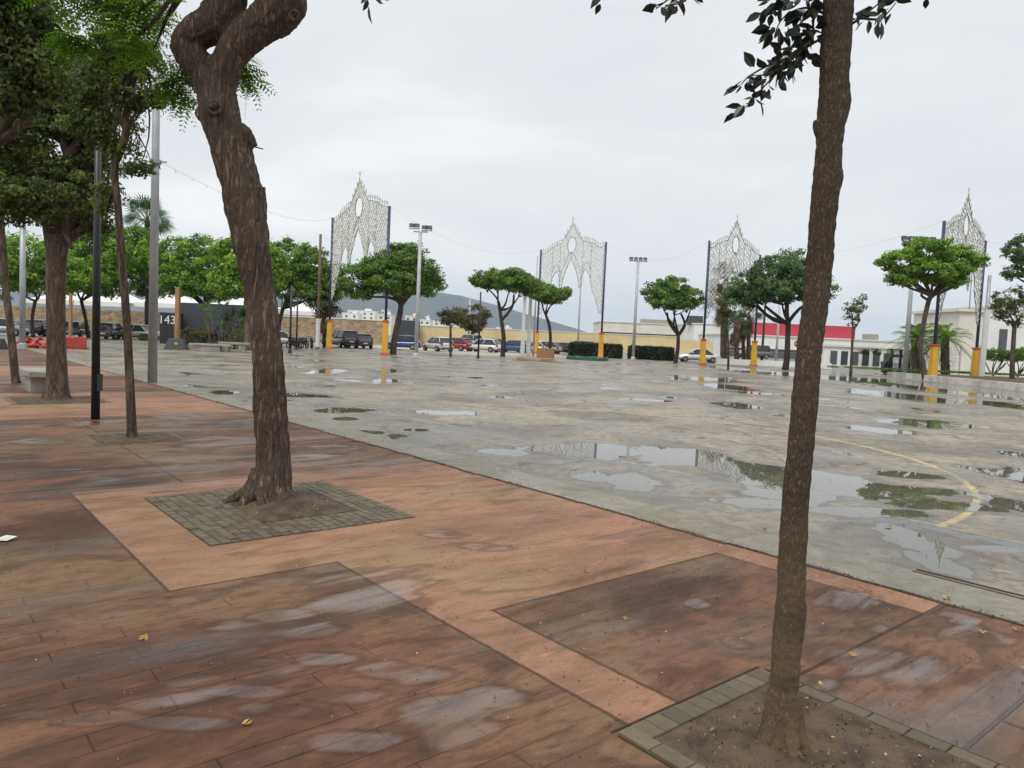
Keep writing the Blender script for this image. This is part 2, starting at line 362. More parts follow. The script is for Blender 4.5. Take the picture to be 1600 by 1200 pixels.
crk = math_(t, 'MULTIPLY', rng_(t, vo.outputs['Distance'], .018, .0), rng_(t, noise(t, P, .5, 2, loc=(4, 4, 0)), .38, .5))
c = mixc(t, math_(t, 'MULTIPLY', crk, .7), c, (.06, .055, .05))
# painted lines
def linemask(sd, w, k=.55):
    a = math_(t, 'ABSOLUTE', sd); a = rng_(t, a, w, w*.6)
    wear = rng_(t, noise(t, P, 9, 6, .75), .33, .55)
    return math_(t, 'MULTIPLY', math_(t, 'MULTIPLY', a, wear), k)
sp = t.nodes.new('ShaderNodeSeparateXYZ'); t.links.new(v, sp.inputs[0]); bx, ay = sp.outputs[0], sp.outputs[1]
yl = linemask(math_(t, 'SUBTRACT', bx, 7.9), .035, .62)
bl = linemask(math_(t, 'SUBTRACT', bx, 7.72), .10, .6)
for cx, cy, r, k in ((7.9, 9.0, 6.2, .95), (7.9, 9.0, 4.0, .3)):
    ln = t.nodes.new('ShaderNodeVectorMath'); ln.operation = 'DISTANCE'; t.links.new(v, ln.inputs[0]); ln.inputs[1].default_value = (cx, cy, 0)
    q = linemask(math_(t, 'SUBTRACT', ln.outputs['Value'], r), .05, k); q = math_(t, 'MULTIPLY', q, rng_(t, bx, 7.8, 7.92)); yl = math_(t, 'MAXIMUM', yl, q)
far = math_(t, 'ABSOLUTE', math_(t, 'SUBTRACT', ay, 9.0)); far = rng_(t, far, 19.0, 18.9)
yl = math_(t, 'MULTIPLY', yl, far); bl = math_(t, 'MULTIPLY', bl, far)
c = mixc(t, bl, c, (.17, .25, .36)); c = mixc(t, yl, c, (.56, .43, .17))
rd = linemask(math_(t, 'SUBTRACT', ay, 27.5), .09, .7); c = mixc(t, math_(t, 'MULTIPLY', rd, rng_(t, bx, 18, 19)), c, (.5, .10, .07))
# pools
POOLS = [(790, 707, 45, 5), (880, 703, 60, 9), (960, 706, 80, 12), (1040, 712, 60, 15), (1110, 722, 60, 20), (1180, 742, 70, 18), (1260, 752, 70, 20), (1340, 762, 90, 22), (1230, 775, 90, 10), (1420, 765, 70, 8),
         (1420, 742, 60, 6), (1450, 662, 75, 7), (1370, 672, 50, 5), (1600, 745, 60, 14), (1590, 710, 30, 5), (1470, 790, 110, 7), (1440, 850, 42, 26), (1465, 880, 36, 18), (1590, 790, 45, 12), (1560, 858, 60, 5), (1350, 800, 110, 8), (1200, 786, 90, 8),
         (990, 752, 50, 14), (920, 745, 40, 9), (520, 642, 26, 5), (560, 641, 30, 4), (580, 675, 24, 3), (650, 672, 18, 2), (700, 645, 55, 4), (540, 655, 20, 3), (510, 580, 25, 4), (600, 580, 25, 4), (600, 595, 22, 3), (355, 613, 25, 3), (470, 618, 50, 3),
         (1500, 610, 110, 14), (1420, 620, 60, 8), (1560, 632, 60, 6), (1140, 605, 35, 5), (1150, 634, 40, 5), (1180, 580, 45, 6), (1090, 592, 50, 4), (1290, 590, 50, 6), (1560, 600, 60, 10), (1010, 625, 40, 2)]
fld = blob_field(t, P, POOLS)
nd = noise(t, P, 1.3, 5, .6, .3); nd2 = noise(t, P, 4.5, 4, .6)
fld = math_(t, 'ADD', fld, math_(t, 'MULTIPLY', math_(t, 'SUBTRACT', nd, .5), 2.3)); fld = math_(t, 'ADD', fld, math_(t, 'MULTIPLY', math_(t, 'SUBTRACT', nd2, .5), .35))
# scattered thin films of water everywhere away from the kerb
sf = noise(t, P, .42, 5, .62, .5, loc=(2.3, 7.1, 0)); sp2 = t.nodes.new('ShaderNodeSeparateXYZ'); t.links.new(P, sp2.inputs[0])
thr = rng_(t, sp2.outputs[1], 9, 30, .0, .06, False); sw = rng_(t, math_(t, 'ADD', sf, thr), .660, .685)
pool = math_(t, 'MAXIMUM', rng_(t, fld, 1.0, .93), sw)
damp = math_(t, 'MAXIMUM', rng_(t, fld, 1.55, 1.0), rng_(t, math_(t, 'ADD', sf, thr), .53, .62)); rim = math_(t, 'MULTIPLY', math_(t, 'MULTIPLY', rng_(t, fld, 1.22, 1.0), rng_(t, fld, .9, 1.0)), .7)
nd3 = math_(t, 'MULTIPLY', rng_(t, bx, 11.5, 7.5), rng_(t, noise(t, P, .45, 5, .6, .6, loc=(5, 2, 0)), .36, .52)); damp = math_(t, 'MAXIMUM', damp, math_(t, 'MULTIPLY', nd3, .62))
c = mixc(t, math_(t, 'MULTIPLY', damp, .55), c, (.125, .108, .086)); c = mixc(t, rim, c, (.09, .08, .065))
c = mixc(t, math_(t, 'MULTIPLY', pool, .55), c, (.085, .08, .06))
t.links.new(c, b.inputs['Base Color'])
ro = math_(t, 'SUBTRACT', .55, math_(t, 'MULTIPLY', damp, .27)); ro = math_(t, 'ADD', ro, math_(t, 'MULTIPLY', math_(t, 'SUBTRACT', n2, .5), .3))
ro = math_(t, 'MULTIPLY', ro, math_(t, 'SUBTRACT', 1, math_(t, 'MULTIPLY', pool, .985)), clamp=True); t.links.new(ro, b.inputs['Roughness'])
t.links.new(math_(t, 'ADD', 1.45, math_(t, 'MULTIPLY', pool, .12)), b.inputs['IOR']); t.links.new(math_(t, 'ADD', .2, math_(t, 'MULTIPLY', damp, .22)), b.inputs['Specular IOR Level'])
bs = math_(t, 'MULTIPLY', math_(t, 'SUBTRACT', 1, pool), .45)
bump(t, b, math_(t, 'ADD', math_(t, 'ADD', n3, math_(t, 'MULTIPLY', n2, 1.5)), math_(t, 'MULTIPLY', crk, -2)), bs, .006)
M['court'] = m
sheet('court', 5.42, 66, -25, 78, 0.0, m)
# pale apron beyond the court and its car park
sheet('paved_apron', 40, 56.5, 52, 90, .004, simple('pale_paving', (.42, .37, .29), .6, .15, .5))
# kerb strip, one shade greyer, between promenade and court
m, t, b = newmat('kerb_concrete'); P = posc(t); v = objc(t)
c = mixc(t, noise(t, P, .8, 5), (.175, .150, .108), (.27, .235, .170)); c = mixc(t, math_(t, 'MULTIPLY', rng_(t, noise(t, P, 30, 4), .5, .8), .5), c, (.13, .12, .11))
sp = t.nodes.new('ShaderNodeSeparateXYZ'); t.links.new(v, sp.inputs[0])
fr = math_(t, 'FRACT', math_(t, 'DIVIDE', math_(t, 'ADD', sp.outputs[1], .0), 3.1)); jn = rng_(t, fr, .006, .003)
c = mixc(t, jn, c, (.05, .045, .04)); n6 = noise(t, P, 8, 6, .75, .4); c = mixc(t, math_(t, 'MULTIPLY', rng_(t, n6, .48, .62), .5), c, (.10, .085, .062)); c = mixc(t, math_(t, 'MULTIPLY', rng_(t, n6, .45, .33), .4), c, (.38, .34, .27)); c = mixc(t, math_(t, 'MULTIPLY', rng_(t, noise(t, P, 1.7, 5, .65, .6, loc=(3, 1, 0)), .5, .62), .55), c, (.14, .12, .09))
t.links.new(c, b.inputs['Base Color']); t.links.new(rng_(t, noise(t, P, .9, 5, .6, .5), .4, .6, .55, .25), b.inputs['Roughness']); b.inputs['Specular IOR Level'].default_value = .35
bump(t, b, noise(t, P, 50, 4), .5, .006)
sheet('kerb_strip', 5.44, 6.02, -25, 60, .004, m)
mb = MB()
for k in range(180):
    a0 = -8+k*.35; mb.box((5.43+rng.normal(0, .012), a0+.17, .003), (.028*rng.uniform(.3, 1.8), .36, .010), rng.normal(0, .045))
for bb in (6.02, 6.10): mb.box((bb, -2, .0035), (.016, 8.6, .009))
o = build(mb, 'kerb_joint', simple('dark_joint', (.075, .048, .034), .8)); o.rotation_euler.z = TH; tag(o, None, None, kind='structure')
# promenade: stamped, stained, wet concrete with terracotta bands
m, t, b = newmat('stamped_concrete'); P = posc(t); v = objc(t)
st1 = noise(t, v, .55, 6, .62, .9, (.65, 1.3, 1)); st2 = noise(t, v, 1.3, 6, .6, 1.6, (.6, 1.3, 1), (3, 8, 0)); st3 = noise(t, v, .38, 4, .55, .8, (1, 1, 1), (7, 1, 0)); fine = noise(t, P, 55, 5, .7); mid = noise(t, v, 8, 6, .7, .3, (.65, 1.3, 1))
c = mixc(t, rng_(t, st1, .40, .62), (.195, .092, .054), (.062, .034, .023))
c = mixc(t, math_(t, 'MULTIPLY', rng_(t, st3, .42, .62), .75), c, (.205, .135, .075))
c = mixc(t, math_(t, 'MULTIPLY', rng_(t, st2, .50, .60), .55), c, (.075, .038, .025))
c = mixc(t, math_(t, 'MULTIPLY', rng_(t, mid, .45, .7), .55), c, (.045, .028, .02))
sp = t.nodes.new('ShaderNodeSeparateXYZ'); t.links.new(v, sp.inputs[0])
# the bands
jag = math_(t, 'MULTIPLY', math_(t, 'SUBTRACT', noise(t, v, 14, 3), .5), .02)
sd = None
for r in ((1.32, 5.42, 4.78, 8.05), (2.45, 5.42, 3.43, 5.0), (2.45, 2.80, 1.98, 3.6), (5.10, 5.42, 1.84, 3.6), (1.32, 5.42, 14.3, 19.2), (-1.5, 1.35, 14.3, 19.2), (1.32, 5.42, 25, 30)):
    q = sdf_rect(t, v, *r); sd = q if sd is None else math_(t, 'MINIMUM', sd, q)
sd = math_(t, 'ADD', sd, jag); band = rng_(t, sd, .006, -.006)
wearb = noise(t, v, 1.1, 6, .65, .5, (.5, 1.3, 1), (1, 5, 0)); oc = mixc(t, rng_(t, wearb, .34, .66), (.37, .19, .115), (.225, .118, .075))
oc = mixc(t, math_(t, 'MULTIPLY', rng_(t, noise(t, v, .7, 4, .6, .4, loc=(2, 2, 0)), .45, .65), .9), oc, (.30, .195, .108))
oc = mixc(t, math_(t, 'MULTIPLY', rng_(t, mid, .55, .8), .5), oc, (.46, .25, .145))
oc = mixc(t, math_(t, 'MULTIPLY', rng_(t, st2, .52, .66), .6), oc, (.13, .078, .048))
oc = mixc(t, math_(t, 'MULTIPLY', rng_(t, noise(t, v, 4.5, 7, .75, .3, (.5, 1.3, 1), (3, 3, 0)), .42, .66), .55), oc, (.17, .095, .05)); oc = mixc(t, math_(t, 'MULTIPLY', rng_(t, noise(t, v, 7, 7, .75, .3, (.4, 1.4, 1), (8, 3, 0)), .56, .72), .5), oc, (.52, .31, .19))
c = mixc(t, band, c, oc)
spk = noise(t, v, 26, 6, .8, 0, (.7, 1.2, 1)); c = mixc(t, math_(t, 'MULTIPLY', rng_(t, spk, .52, .68), .45), c, (.05, .03, .02)); c = mixc(t, math_(t, 'MULTIPLY', rng_(t, spk, .42, .3), .3), c, (.42, .27, .16))
edge = math_(t, 'MULTIPLY', rng_(t, math_(t, 'ABSOLUTE', sd), .014, .006), .75)
for (ax, val, lo, hi, ll, lh) in ((0, 1.30, 0, 0, -3, 4.9), (0, 2.36, 0, 0, 8.05, 14.3), (1, 1.86, 0, 0, 3.4, 5.42), (1, 1.07, 0, 0, 3.4, 5.42), (1, -1.2, 0, 0, 2.0, 5.42), (0, 3.9, 0, 0, -1, 1.07)):
    if (ax, val) == (0, 1.30): continue
    other = sp.outputs[1-ax]; l = rng_(t, math_(t, 'ABSOLUTE', math_(t, 'ADD', math_(t, 'SUBTRACT', sp.outputs[ax], val), math_(t, 'MULTIPLY', jag, .5))), .013, .006)
    l = math_(t, 'MULTIPLY', l, math_(t, 'MULTIPLY', rng_(t, other, ll-.01, ll+.01), rng_(t, other, lh+.01, lh-.01))); edge = math_(t, 'MAXIMUM', edge, math_(t, 'MULTIPLY', l, .85))
# stamped planks (outside the bands)
br = t.nodes.new('ShaderNodeTexBrick'); br.offset = .37; br.inputs['Scale'].default_value = 1; br.inputs['Mortar Size'].default_value = .0045; br.inputs['Mortar Smooth'].default_value = .4
br.inputs['Brick Width'].default_value = .95; br.inputs['Row Height'].default_value = .155; t.links.new(v, br.inputs['Vector'])
pl = math_(t, 'MULTIPLY', br.outputs['Fac'], rng_(t, noise(t, v, 1.6, 4, .6, 0, (.5, 1, 1)), .40, .56)); pl = math_(t, 'MULTIPLY', pl, math_(t, 'SUBTRACT', 1, math_(t, 'MULTIPLY', band, .9)))
nearp = math_(t, 'MAXIMUM', .13, math_(t, 'MULTIPLY', rng_(t, sp.outputs[0], 2.6, 1.2), rng_(t, sp.outputs[1], 6.5, 3.5)))
c = mixc(t, math_(t, 'MULTIPLY', math_(t, 'MULTIPLY', pl, nearp), .6), c, (.018, .012, .010)); c = mixc(t, edge, c, (.05, .032, .024))
c = mixc(t, math_(t, 'MULTIPLY', rng_(t, fine, .6, .75), .3), c, (.07, .05, .04))
# films of water
FILMS = [(560, 925, 75, 28), (200, 1090, 80, 12), (620, 1050, 60, 12), (120, 1120, 70, 10), (430, 960, 50, 8), (380, 1080, 70, 8), (280, 1130, 80, 9), (500, 1030, 60, 8), (330, 975, 50, 8), (770, 1090, 40, 14), (20, 680, 60, 3), (100, 735, 50, 3), (420, 640, 40, 3),  (620, 945, 50, 18), (480, 985, 50, 12), (340, 1012, 60, 12), (300, 1065, 70, 12), (400, 1045, 60, 16), (520, 1085, 60, 12), (440, 1110, 50, 10), (690, 1110, 60, 22), (560, 1160, 80, 14), (250, 1090, 60, 12), (720, 1150, 60, 25),
         (1390, 1040, 80, 22), (1330, 940, 45, 16), (1280, 936, 30, 10), (1360, 978, 22, 8), (1530, 995, 45, 14), (1490, 965, 25, 8), (1275, 1065, 25, 10), (1086, 942, 18, 8), (1150, 1003, 18, 8), (60, 690, 40, 4), (20, 715, 40, 4), (160, 749, 22, 4), (270, 650, 30, 4), (265, 665, 30, 3), (330, 690, 60, 8), (480, 715, 40, 6), (520, 700, 30, 4), (690, 835, 30, 5), (760, 855, 35, 5), (370, 660, 60, 6)]
fw = blob_field(t, P, FILMS); inv = math_(t, 'MULTIPLY', math_(t, 'SUBTRACT', 1.9, fw, clamp=True), .28)
wn = noise(t, v, 2.2, 5, .55, 1.1, (.42, 1.6, 1)); film = rng_(t, math_(t, 'ADD', math_(t, 'ADD', wn, math_(t, 'MULTIPLY', math_(t, 'SUBTRACT', spk, .5), .25)), inv), .64, .98)
gen = rng_(t, noise(t, v, .8, 5, .6, .6, (.3, 1.7, 1), (5, 5, 0)), .50, .66); film2 = math_(t, 'MAXIMUM', film, math_(t, 'MULTIPLY', math_(t, 'MULTIPLY', gen, .88), math_(t, 'SUBTRACT', 1, math_(t, 'MULTIPLY', band, .75))))
rimf = math_(t, 'MULTIPLY', rng_(t, math_(t, 'ADD', wn, inv), .56, .68), rng_(t, math_(t, 'ADD', wn, inv), .80, .70)); c = mixc(t, math_(t, 'MULTIPLY', rimf, .45), c, (.05, .025, .015))
c = mixc(t, math_(t, 'MULTIPLY', film2, .45), c, (.045, .036, .034)); t.links.new(c, b.inputs['Base Color'])
ro = math_(t, 'SUBTRACT', .60, math_(t, 'MULTIPLY', film2, .53)); ro = math_(t, 'ADD', ro, math_(t, 'MULTIPLY', math_(t, 'SUBTRACT', mid, .5), .2), clamp=True)
t.links.new(ro, b.inputs['Roughness']); t.links.new(math_(t, 'ADD', 1.45, math_(t, 'MULTIPLY', film, .3)), b.inputs['IOR']); t.links.new(math_(t, 'ADD', .16, math_(t, 'MULTIPLY', film2, .42)), b.inputs['Specular IOR Level'])
hh = math_(t, 'ADD', math_(t, 'MULTIPLY', fine, .35), math_(t, 'MULTIPLY', mid, 1.2)); hh = math_(t, 'SUBTRACT', hh, math_(t, 'MULTIPLY', pl, 1.2)); hh = math_(t, 'SUBTRACT', hh, math_(t, 'MULTIPLY', edge, 1.5))
bump(t, b, hh, math_(t, 'SUBTRACT', .8, math_(t, 'MULTIPLY', film, .55)), .008)
M['promenade'] = m
sheet('promenade', -30, 5.425, -25, 46, .001, m)
# hills
m, t, b = newmat('hill_scrub'); P = posc(t)
c = mixc(t, rng_(t, noise(t, P, .006, 6, .65), .4, .62), (.022, .036, .040), (.050, .060, .058)); c = mixc(t, rng_(t, noise(t, P, .03, 5, .7), .68, .72), c, (.35, .33, .3))
t.links.new(c, b.inputs['Base Color']); b.inputs['Roughness'].default_value = .9
prof = [(-900, 470), (-500, 452), (-200, 462), (100, 455), (400, 462), (520, 458), (600, 455), (660, 453), (720, 462), (780, 478), (840, 496), (900, 513), (940, 527), (990, 538)]
rows = []; YH = 3000
for (x, y) in [(xx, np.interp(xx, [q[0] for q in prof], [q[1] for q in prof])) for xx in range(-900, 991, 15)]:
    top = AT(x, y, YH); hgt = max(top[2]*(1+.04*(vnoise(np.array([[x*.02, 3.3, .5]]))[0]-.5)), -1); rows.append((top[0], hgt))
vs = []; K = 10
for (x, hgt) in rows:
    for k in range(K+1):
        u = k/K; vs.append((x*(1-.18*(1-u)), YH*(1-.18*(1-u)), -1+(hgt+1)*(u**1.3)*(1+.10*math.sin(x*.013+u*5)*(1-u))))
    vs.append((x*1.3, YH*1.3, -1))
K2 = K+2; fs = [(i*K2+k, (i+1)*K2+k, (i+1)*K2+k+1, i*K2+k+1) for i in range(len(rows)-1) for k in range(K2-1)]
tag(build(MB().add(vs, fs), 'hills', m, smooth=True), None, None, kind='structure')
# haze: one closed box round everything
m = bpy.data.materials.new('haze_air'); m.use_nodes = True; t = m.node_tree; t.nodes.clear()
pv = t.nodes.new('ShaderNodeVolumePrincipled'); pv.inputs['Color'].default_value = (.76, .87, 1.0, 1); pv.inputs['Density'].default_value = .00014; pv.inputs['Anisotropy'].default_value = .2
om = t.nodes.new('ShaderNodeOutputMaterial'); t.links.new(pv.outputs[0], om.inputs['Volume'])
tag(build(MB().box((0, 0, 148.5), (19000, 19000, 303)), 'haze', m), None, None, kind='stuff')
# ------------------------------------------------------------------ trees
def PX(pts, Y):
    """outline points (px, py, width px[, extra depth]) -> world points and radii at depth Y"""
    P = []; R = []
    for q in pts:
        y = Y+(q[3] if len(q) > 3 else 0); P.append(AT(q[0], q[1], y)); R.append(q[2]/2*y/FP)
    return P, R
def BL(ell, Y, depth=1.0):
    out = []
    for q in ell:
        y = Y+(q[4] if len(q) > 4 else 0); c = AT(q[0], q[1], y); rx = q[2]*y/FP; out.append((c, (rx, rx*depth, q[3]*y/FP)))
    return out
def tree(label, base, trunk, crown, leaf='leaf_mid', bark='bark', clumps=60, per=90, cr=.55, ls=.22, name='tree', group=None, Y=None, limbs=True, cat='tree', depth=1., hollow=.5, lw=.32, extra=(), droop=0., seg=6):
    B = G(*base) if Y is None else AT(base[0], base[1], Y); Y = B[1]; B[2] = max(B[2], 0) if Y is not None else 0
    root = empty(name, B, label, cat, group)
    P, R = PX(trunk, Y); P[0][2] = B[2]-.03
    mb = MB(); p2, r2 = spline(P, R, 4); mb.tube(p2, r2, 9)
    bl = BL(crown, Y, depth)
    if limbs:
        top = P[-1]
        for (c, r) in bl:
            e = np.array(c)-np.array([0, 0, r[2]*.35]); branch(mb, top, e, R[-1]*.75, R[-1]*.2, 6, 7, .12)
            for k in range(3):
                q = e+rng.normal(size=3)*np.array(r)*.45; branch(mb, e+(top-e)*.35, q, R[-1]*.4, R[-1]*.12, 5, 4, .12)
    for ex in extra:
        p3, r3 = PX(ex, Y); p3, r3 = spline(p3, r3, 4); mb.tube(p3, r3, 7)
    build(mb, 'trunk', M[bark], root, True)
    C, T = crown_pts(bl, clumps, per, cr, hollow); quadmesh('crown', leaves_at(C, ls, .55, .55, out=CN*1.1, droop=droop), T, M[leaf], root)
    return root
# near tree, close to camera on the left
YN = 6.95
near = empty('tree', G(427, 780), 'large leaning tree with furrowed brown bark and forked limbs, standing in the cobbled square', 'tree', 'trees planted in a row along the promenade')
mb = MB()
def limb(mb, pts, Y, n=14, k=6):
    P, R = PX(pts, Y); p, r = spline(P, R, k); mb.tube(p, r, n)
limb(mb, [(426, 815, 84), (427, 792, 76), (427, 770, 64), (427, 740, 59), (426, 700, 55), (421, 600, 49), (418, 560, 47), (412, 500, 47), (405, 450, 48), (394, 390, 54), (386, 340, 60), (380, 306, 64), (370, 265, 62), (360, 230, 62), (350, 200, 60), (341, 165, 60), (338, 140, 58), (336, 118, 58)], YN, 20)
limb(mb, [(337, 140, 50), (322, 114, 50), (301, 90, 50), (289, 70, 44), (308, 52, 52), (336, 32, 60), (356, -4, 60), (350, -70, 42), (320, -150, 30)], YN)
limb(mb, [(340, 140, 54), (350, 112, 50), (361, 86, 50), (379, 61, 54), (404, 40, 58), (428, 22, 66), (443, 2, 70), (450, -30, 64), (470, -90, 50), (520, -160, 30)], YN)
for pts in ([(352, 205, 30), (378, 208, 34), (392, 222, 22), (398, 232, 8)], [(335, 175, 34), (316, 180, 30), (308, 186, 16)], [(395, 300, 46), (405, 322, 26), (408, 345, 12)], [(450, 14, 50), (462, 18, 38), (470, 20, 24)],
            [(392, 225, 10), (402, 226, 6), (404, 230, 3)], [(330, 165, 20, -.12), (334, 168, 20, -.19), (336, 170, 13, -.22)]): limb(mb, pts, YN, 10, 3)
for ang, L in ((195, .42), (235, .36), (275, .30), (320, .34), (350, .36), (60, .35), (130, .38)):
    a = math.radians(ang); b0 = np.array([near.location[0], YN, 0]); d = np.array([math.cos(a), math.sin(a), 0])
    p, r = spline([b0+d*.08+np.array([0, 0, .32]), b0+d*.17+np.array([0, 0, .13]), b0+d*L*.8+np.array([0, 0, .02]), b0+d*L*1.1+np.array([0, 0, -.06])], [.09, .075, .05, .02], 4); mb.tube(p, r, 9)
def bark_disp(v):
    w = vnoise(v*np.array([3, 3, 1.2]), 3)*1.6; a = np.stack([v[:, 0]*36+w, v[:, 1]*36+w, v[:, 2]*4.2+w], 1)
    f = 1-np.abs(vnoise(a, 1)-.5)*2; f2 = 1-np.abs(vnoise(a*2.1, 2)-.5)*2
    g = vnoise(v*5.5, 5)-.5
    return (f**2*-.015+f2**2*-.007+g*.026+.005)
trk = organic(mb, 'trunk', M['bark_near'], near, .011, bark_disp)
def stub(pts, Y, parent, mat, name):
    mb = MB(); P, R = PX(pts, Y); mb.tube(P, R, 10); return build(mb, name, mat, parent, True)
stub([(397, 229, 3), (404, 231, 2), (411, 233, 2)], YN, near, M['bark_pale'], 'twig')
for (x, y, r, Yk) in ((336, 168, 9, -.215), (460, 24, 7, -.17)):
    c = AT(x, y, YN+Yk); kn = MB()
    rr = r*YN/FP; P = [c+np.array([math.cos(2*math.pi*k/16)*rr, 0, math.sin(2*math.pi*k/16)*rr]) for k in range(17)]; kn.tube(P, rr*.32, 7)
    build(kn, 'knot', M['bark_near'], near, True)
# feathery crown
def fronds(C, L, n_leaf, lw, mat, parent, tint, name='crown', droop=.35):
    n = len(C); d = unit(rng.normal(size=(n, 3))*np.array([1, 1, .35])-np.array([0, 0, droop])); s = unit(np.cross(d, np.array([0, 0, 1.])+rng.normal(size=(n, 3))*.25)); u = np.cross(s, d)
    Ls = L*rng.uniform(.7, 1.2, n); V = []; T = []
    for k in range(n_leaf):
        f = (k+.5)/n_leaf; ln = lw*(1-abs(f-.45)*.9)
        for sg in (-1, 1):
            p = C+d*(Ls*f)[:, None]-np.array([0, 0, 1])*(Ls*f*f*.25)[:, None]; t = unit(s*sg+d*.35-np.array([0, 0, .25])); w = d
            V.append(np.stack([p, p+t*ln*.5+w*ln*.17, p+t*ln, p+t*ln*.5-w*ln*.17], 1)); T.append(tint+rng.normal(0, .08, n))
    return quadmesh(name, np.concatenate(V), np.concatenate(T), mat, parent)
bl = BL([(170, 0, 70, 26, .6), (215, 22, 44, 34, .3), (205, 60, 30, 18, .3), (255, 35, 28, 28, .5), (240, 78, 18, 12, .4)], YN, 1.4); bs_ = BL([(284, 120, 14, 30, .45), (276, 150, 10, 16, .45), (300, 105, 12, 14, .45), (381, 118, 10, 20, .5), (374, 92, 10, 16, .5), (112, 60, 18, 8, .3)], YN, 1.2)
bl2 = [(np.array([-2.6, 7.2, 6.6]), (3.4, 3.2, .9)), (np.array([-4.2, 6.4, 5.9]), (1.8, 1.6, .6)), (np.array([-3.6, 8.6, 6.3]), (2., 1.6, .8)), (np.array([-1.2, 6.0, 6.4]), (1.8, 1.6, .7))]
C1, T1 = crown_pts(bl, 66, 8, .3, .1); Cb, Tb = crown_pts(bs_, 60, 5, .1, .1); C1 = np.concatenate([C1, Cb]); T1 = np.concatenate([T1, Tb]); Cv = len(C1); C2, T2 = crown_pts(bl2, 300, 10, .4, .3)
C = np.concatenate([C1, C2]); T = np.concatenate([T1, T2])
def vis_ok(C, keep):
    w = (C-np.array([0, 0, HC]))@Fv; x = 800+FP*((C-np.array([0, 0, HC]))@Rv)/w; y = 600-FP*((C-np.array([0, 0, HC]))@Uv)/w
    return keep(x, y) | (w < .1)
ok = vis_ok(C, lambda x, y: (y < -45) | (x < 262) | ((x < 300) & (y > 90)) | ((x > 355) & (x < 392) & (y > 88)))
fronds(C[ok], .26, 8, .075, M['leaf_fern'], near, T[ok]); 
mb = MB()
for (c, r) in bl+bl2: branch(mb, AT(352, -60, YN), c, .035, .008, 6, 8, .1)
for (c, r) in bs_[:5]: branch(mb, AT(325, 105, YN+.05), c, .02, .006, 5, 5, .1)
mb.tube([AT(352, -60, YN), bl2[0][0]], [.04, .02], 6); build(mb, 'branches', M['bark_near'], near, True)
# near right tree
YR = G(1220, 1160)[1]
rt = empty('tree', G(1221, 1160), 'slender pale brown trunk with leathery dark leaves, rising from the brick edged bed', 'tree', 'trees planted in a row along the promenade')
mb = MB()
limb(mb, [(1219, 1190, 72), (1219, 1160, 60), (1219, 1135, 52), (1224, 1095, 47), (1229, 1000, 44), (1235, 931, 44), (1239, 850, 44), (1244, 770, 42), (1250, 710, 41), (1257, 635, 40), (1263, 560, 39), (1277, 450, 40), (1285, 350, 41), (1292, 280, 42), (1296, 225, 41), (1302, 150, 43), (1306, 75, 45), (1310, 0, 46), (1313, -80, 44), (1320, -300, 36)], YR, 16)
for pts in ([(1205, 1150, 26, -.02), (1204, 1110, 24, -.01), (1212, 1070, 20, 0), (1222, 1020, 14, 0)], [(1234, 1165, 30, .0), (1234, 1120, 26, 0), (1234, 1080, 18, 0)], [(1240, 920, 30), (1251, 945, 18), (1250, 1000, 14), (1243, 1040, 10)], [(1300, 255, 30), (1305, 280, 26), (1303, 300, 16)], [(1281, 190, 20), (1278, 200, 16), (1278, 214, 10)],
            [(1312, 120, 26), (1318, 160, 24), (1314, 195, 14)], [(1283, 64, 8), (1277, 62, 5)]): limb(mb, pts, YR, 9, 4)
for dx, dy in ((-.10, -.03), (.09, -.05), (.02, -.10), (.06, .08), (-.06, .07)):
    b0 = np.array([1.20, YR, 0.]); p, r = spline([b0+[dx*.25, dy*.25, .22], b0+[dx*.55, dy*.55, .08], b0+[dx*.85, dy*.85, .0], b0+[dx*1.1, dy*1.1, -.06]], [.046, .040, .030, .020], 4); mb.tube(p, r, 8)
def bark2(v):
    a = v*np.array([80, 80, 26]); f = 1-np.abs(vnoise(a, 4)-.5)*2; return (vnoise(v*9, 6)-.5)*.006-(f**2)*.0025+(vnoise(v*38, 8)-.5)*.004+(vnoise(v*90, 9)-.5)*.002
organic(mb, 'trunk', M['bark_right'], rt, .0055, bark2)
def laurel(C, D, size, parent, name='crown'):
    """pointed oval folded leaves with base at C, pointing along D"""
    n = len(C); nr = unit(rng.normal(size=(n, 3))+np.array([0, -.3, .5])); s = unit(np.cross(D, nr)); u = np.cross(s, D); L = (size*rng.uniform(.7, 1.25, n))[:, None]
    V = []
    for sg in (-1, 1):
        V.append(np.stack([C, C+D*L*.28+s*sg*L*.24+u*L*.05, C+D*L*.58+s*sg*L*.25+u*L*.05, C+D*L*.84+s*sg*L*.10-u*L*.0, C+D*L-u*L*.06, C+D*L*.5-u*L*.02][::sg], 1))
    t = rng.random(n); return quadmesh(name, np.concatenate(V), np.concatenate([t, t]), M['leaf_laurel'], parent, 6)
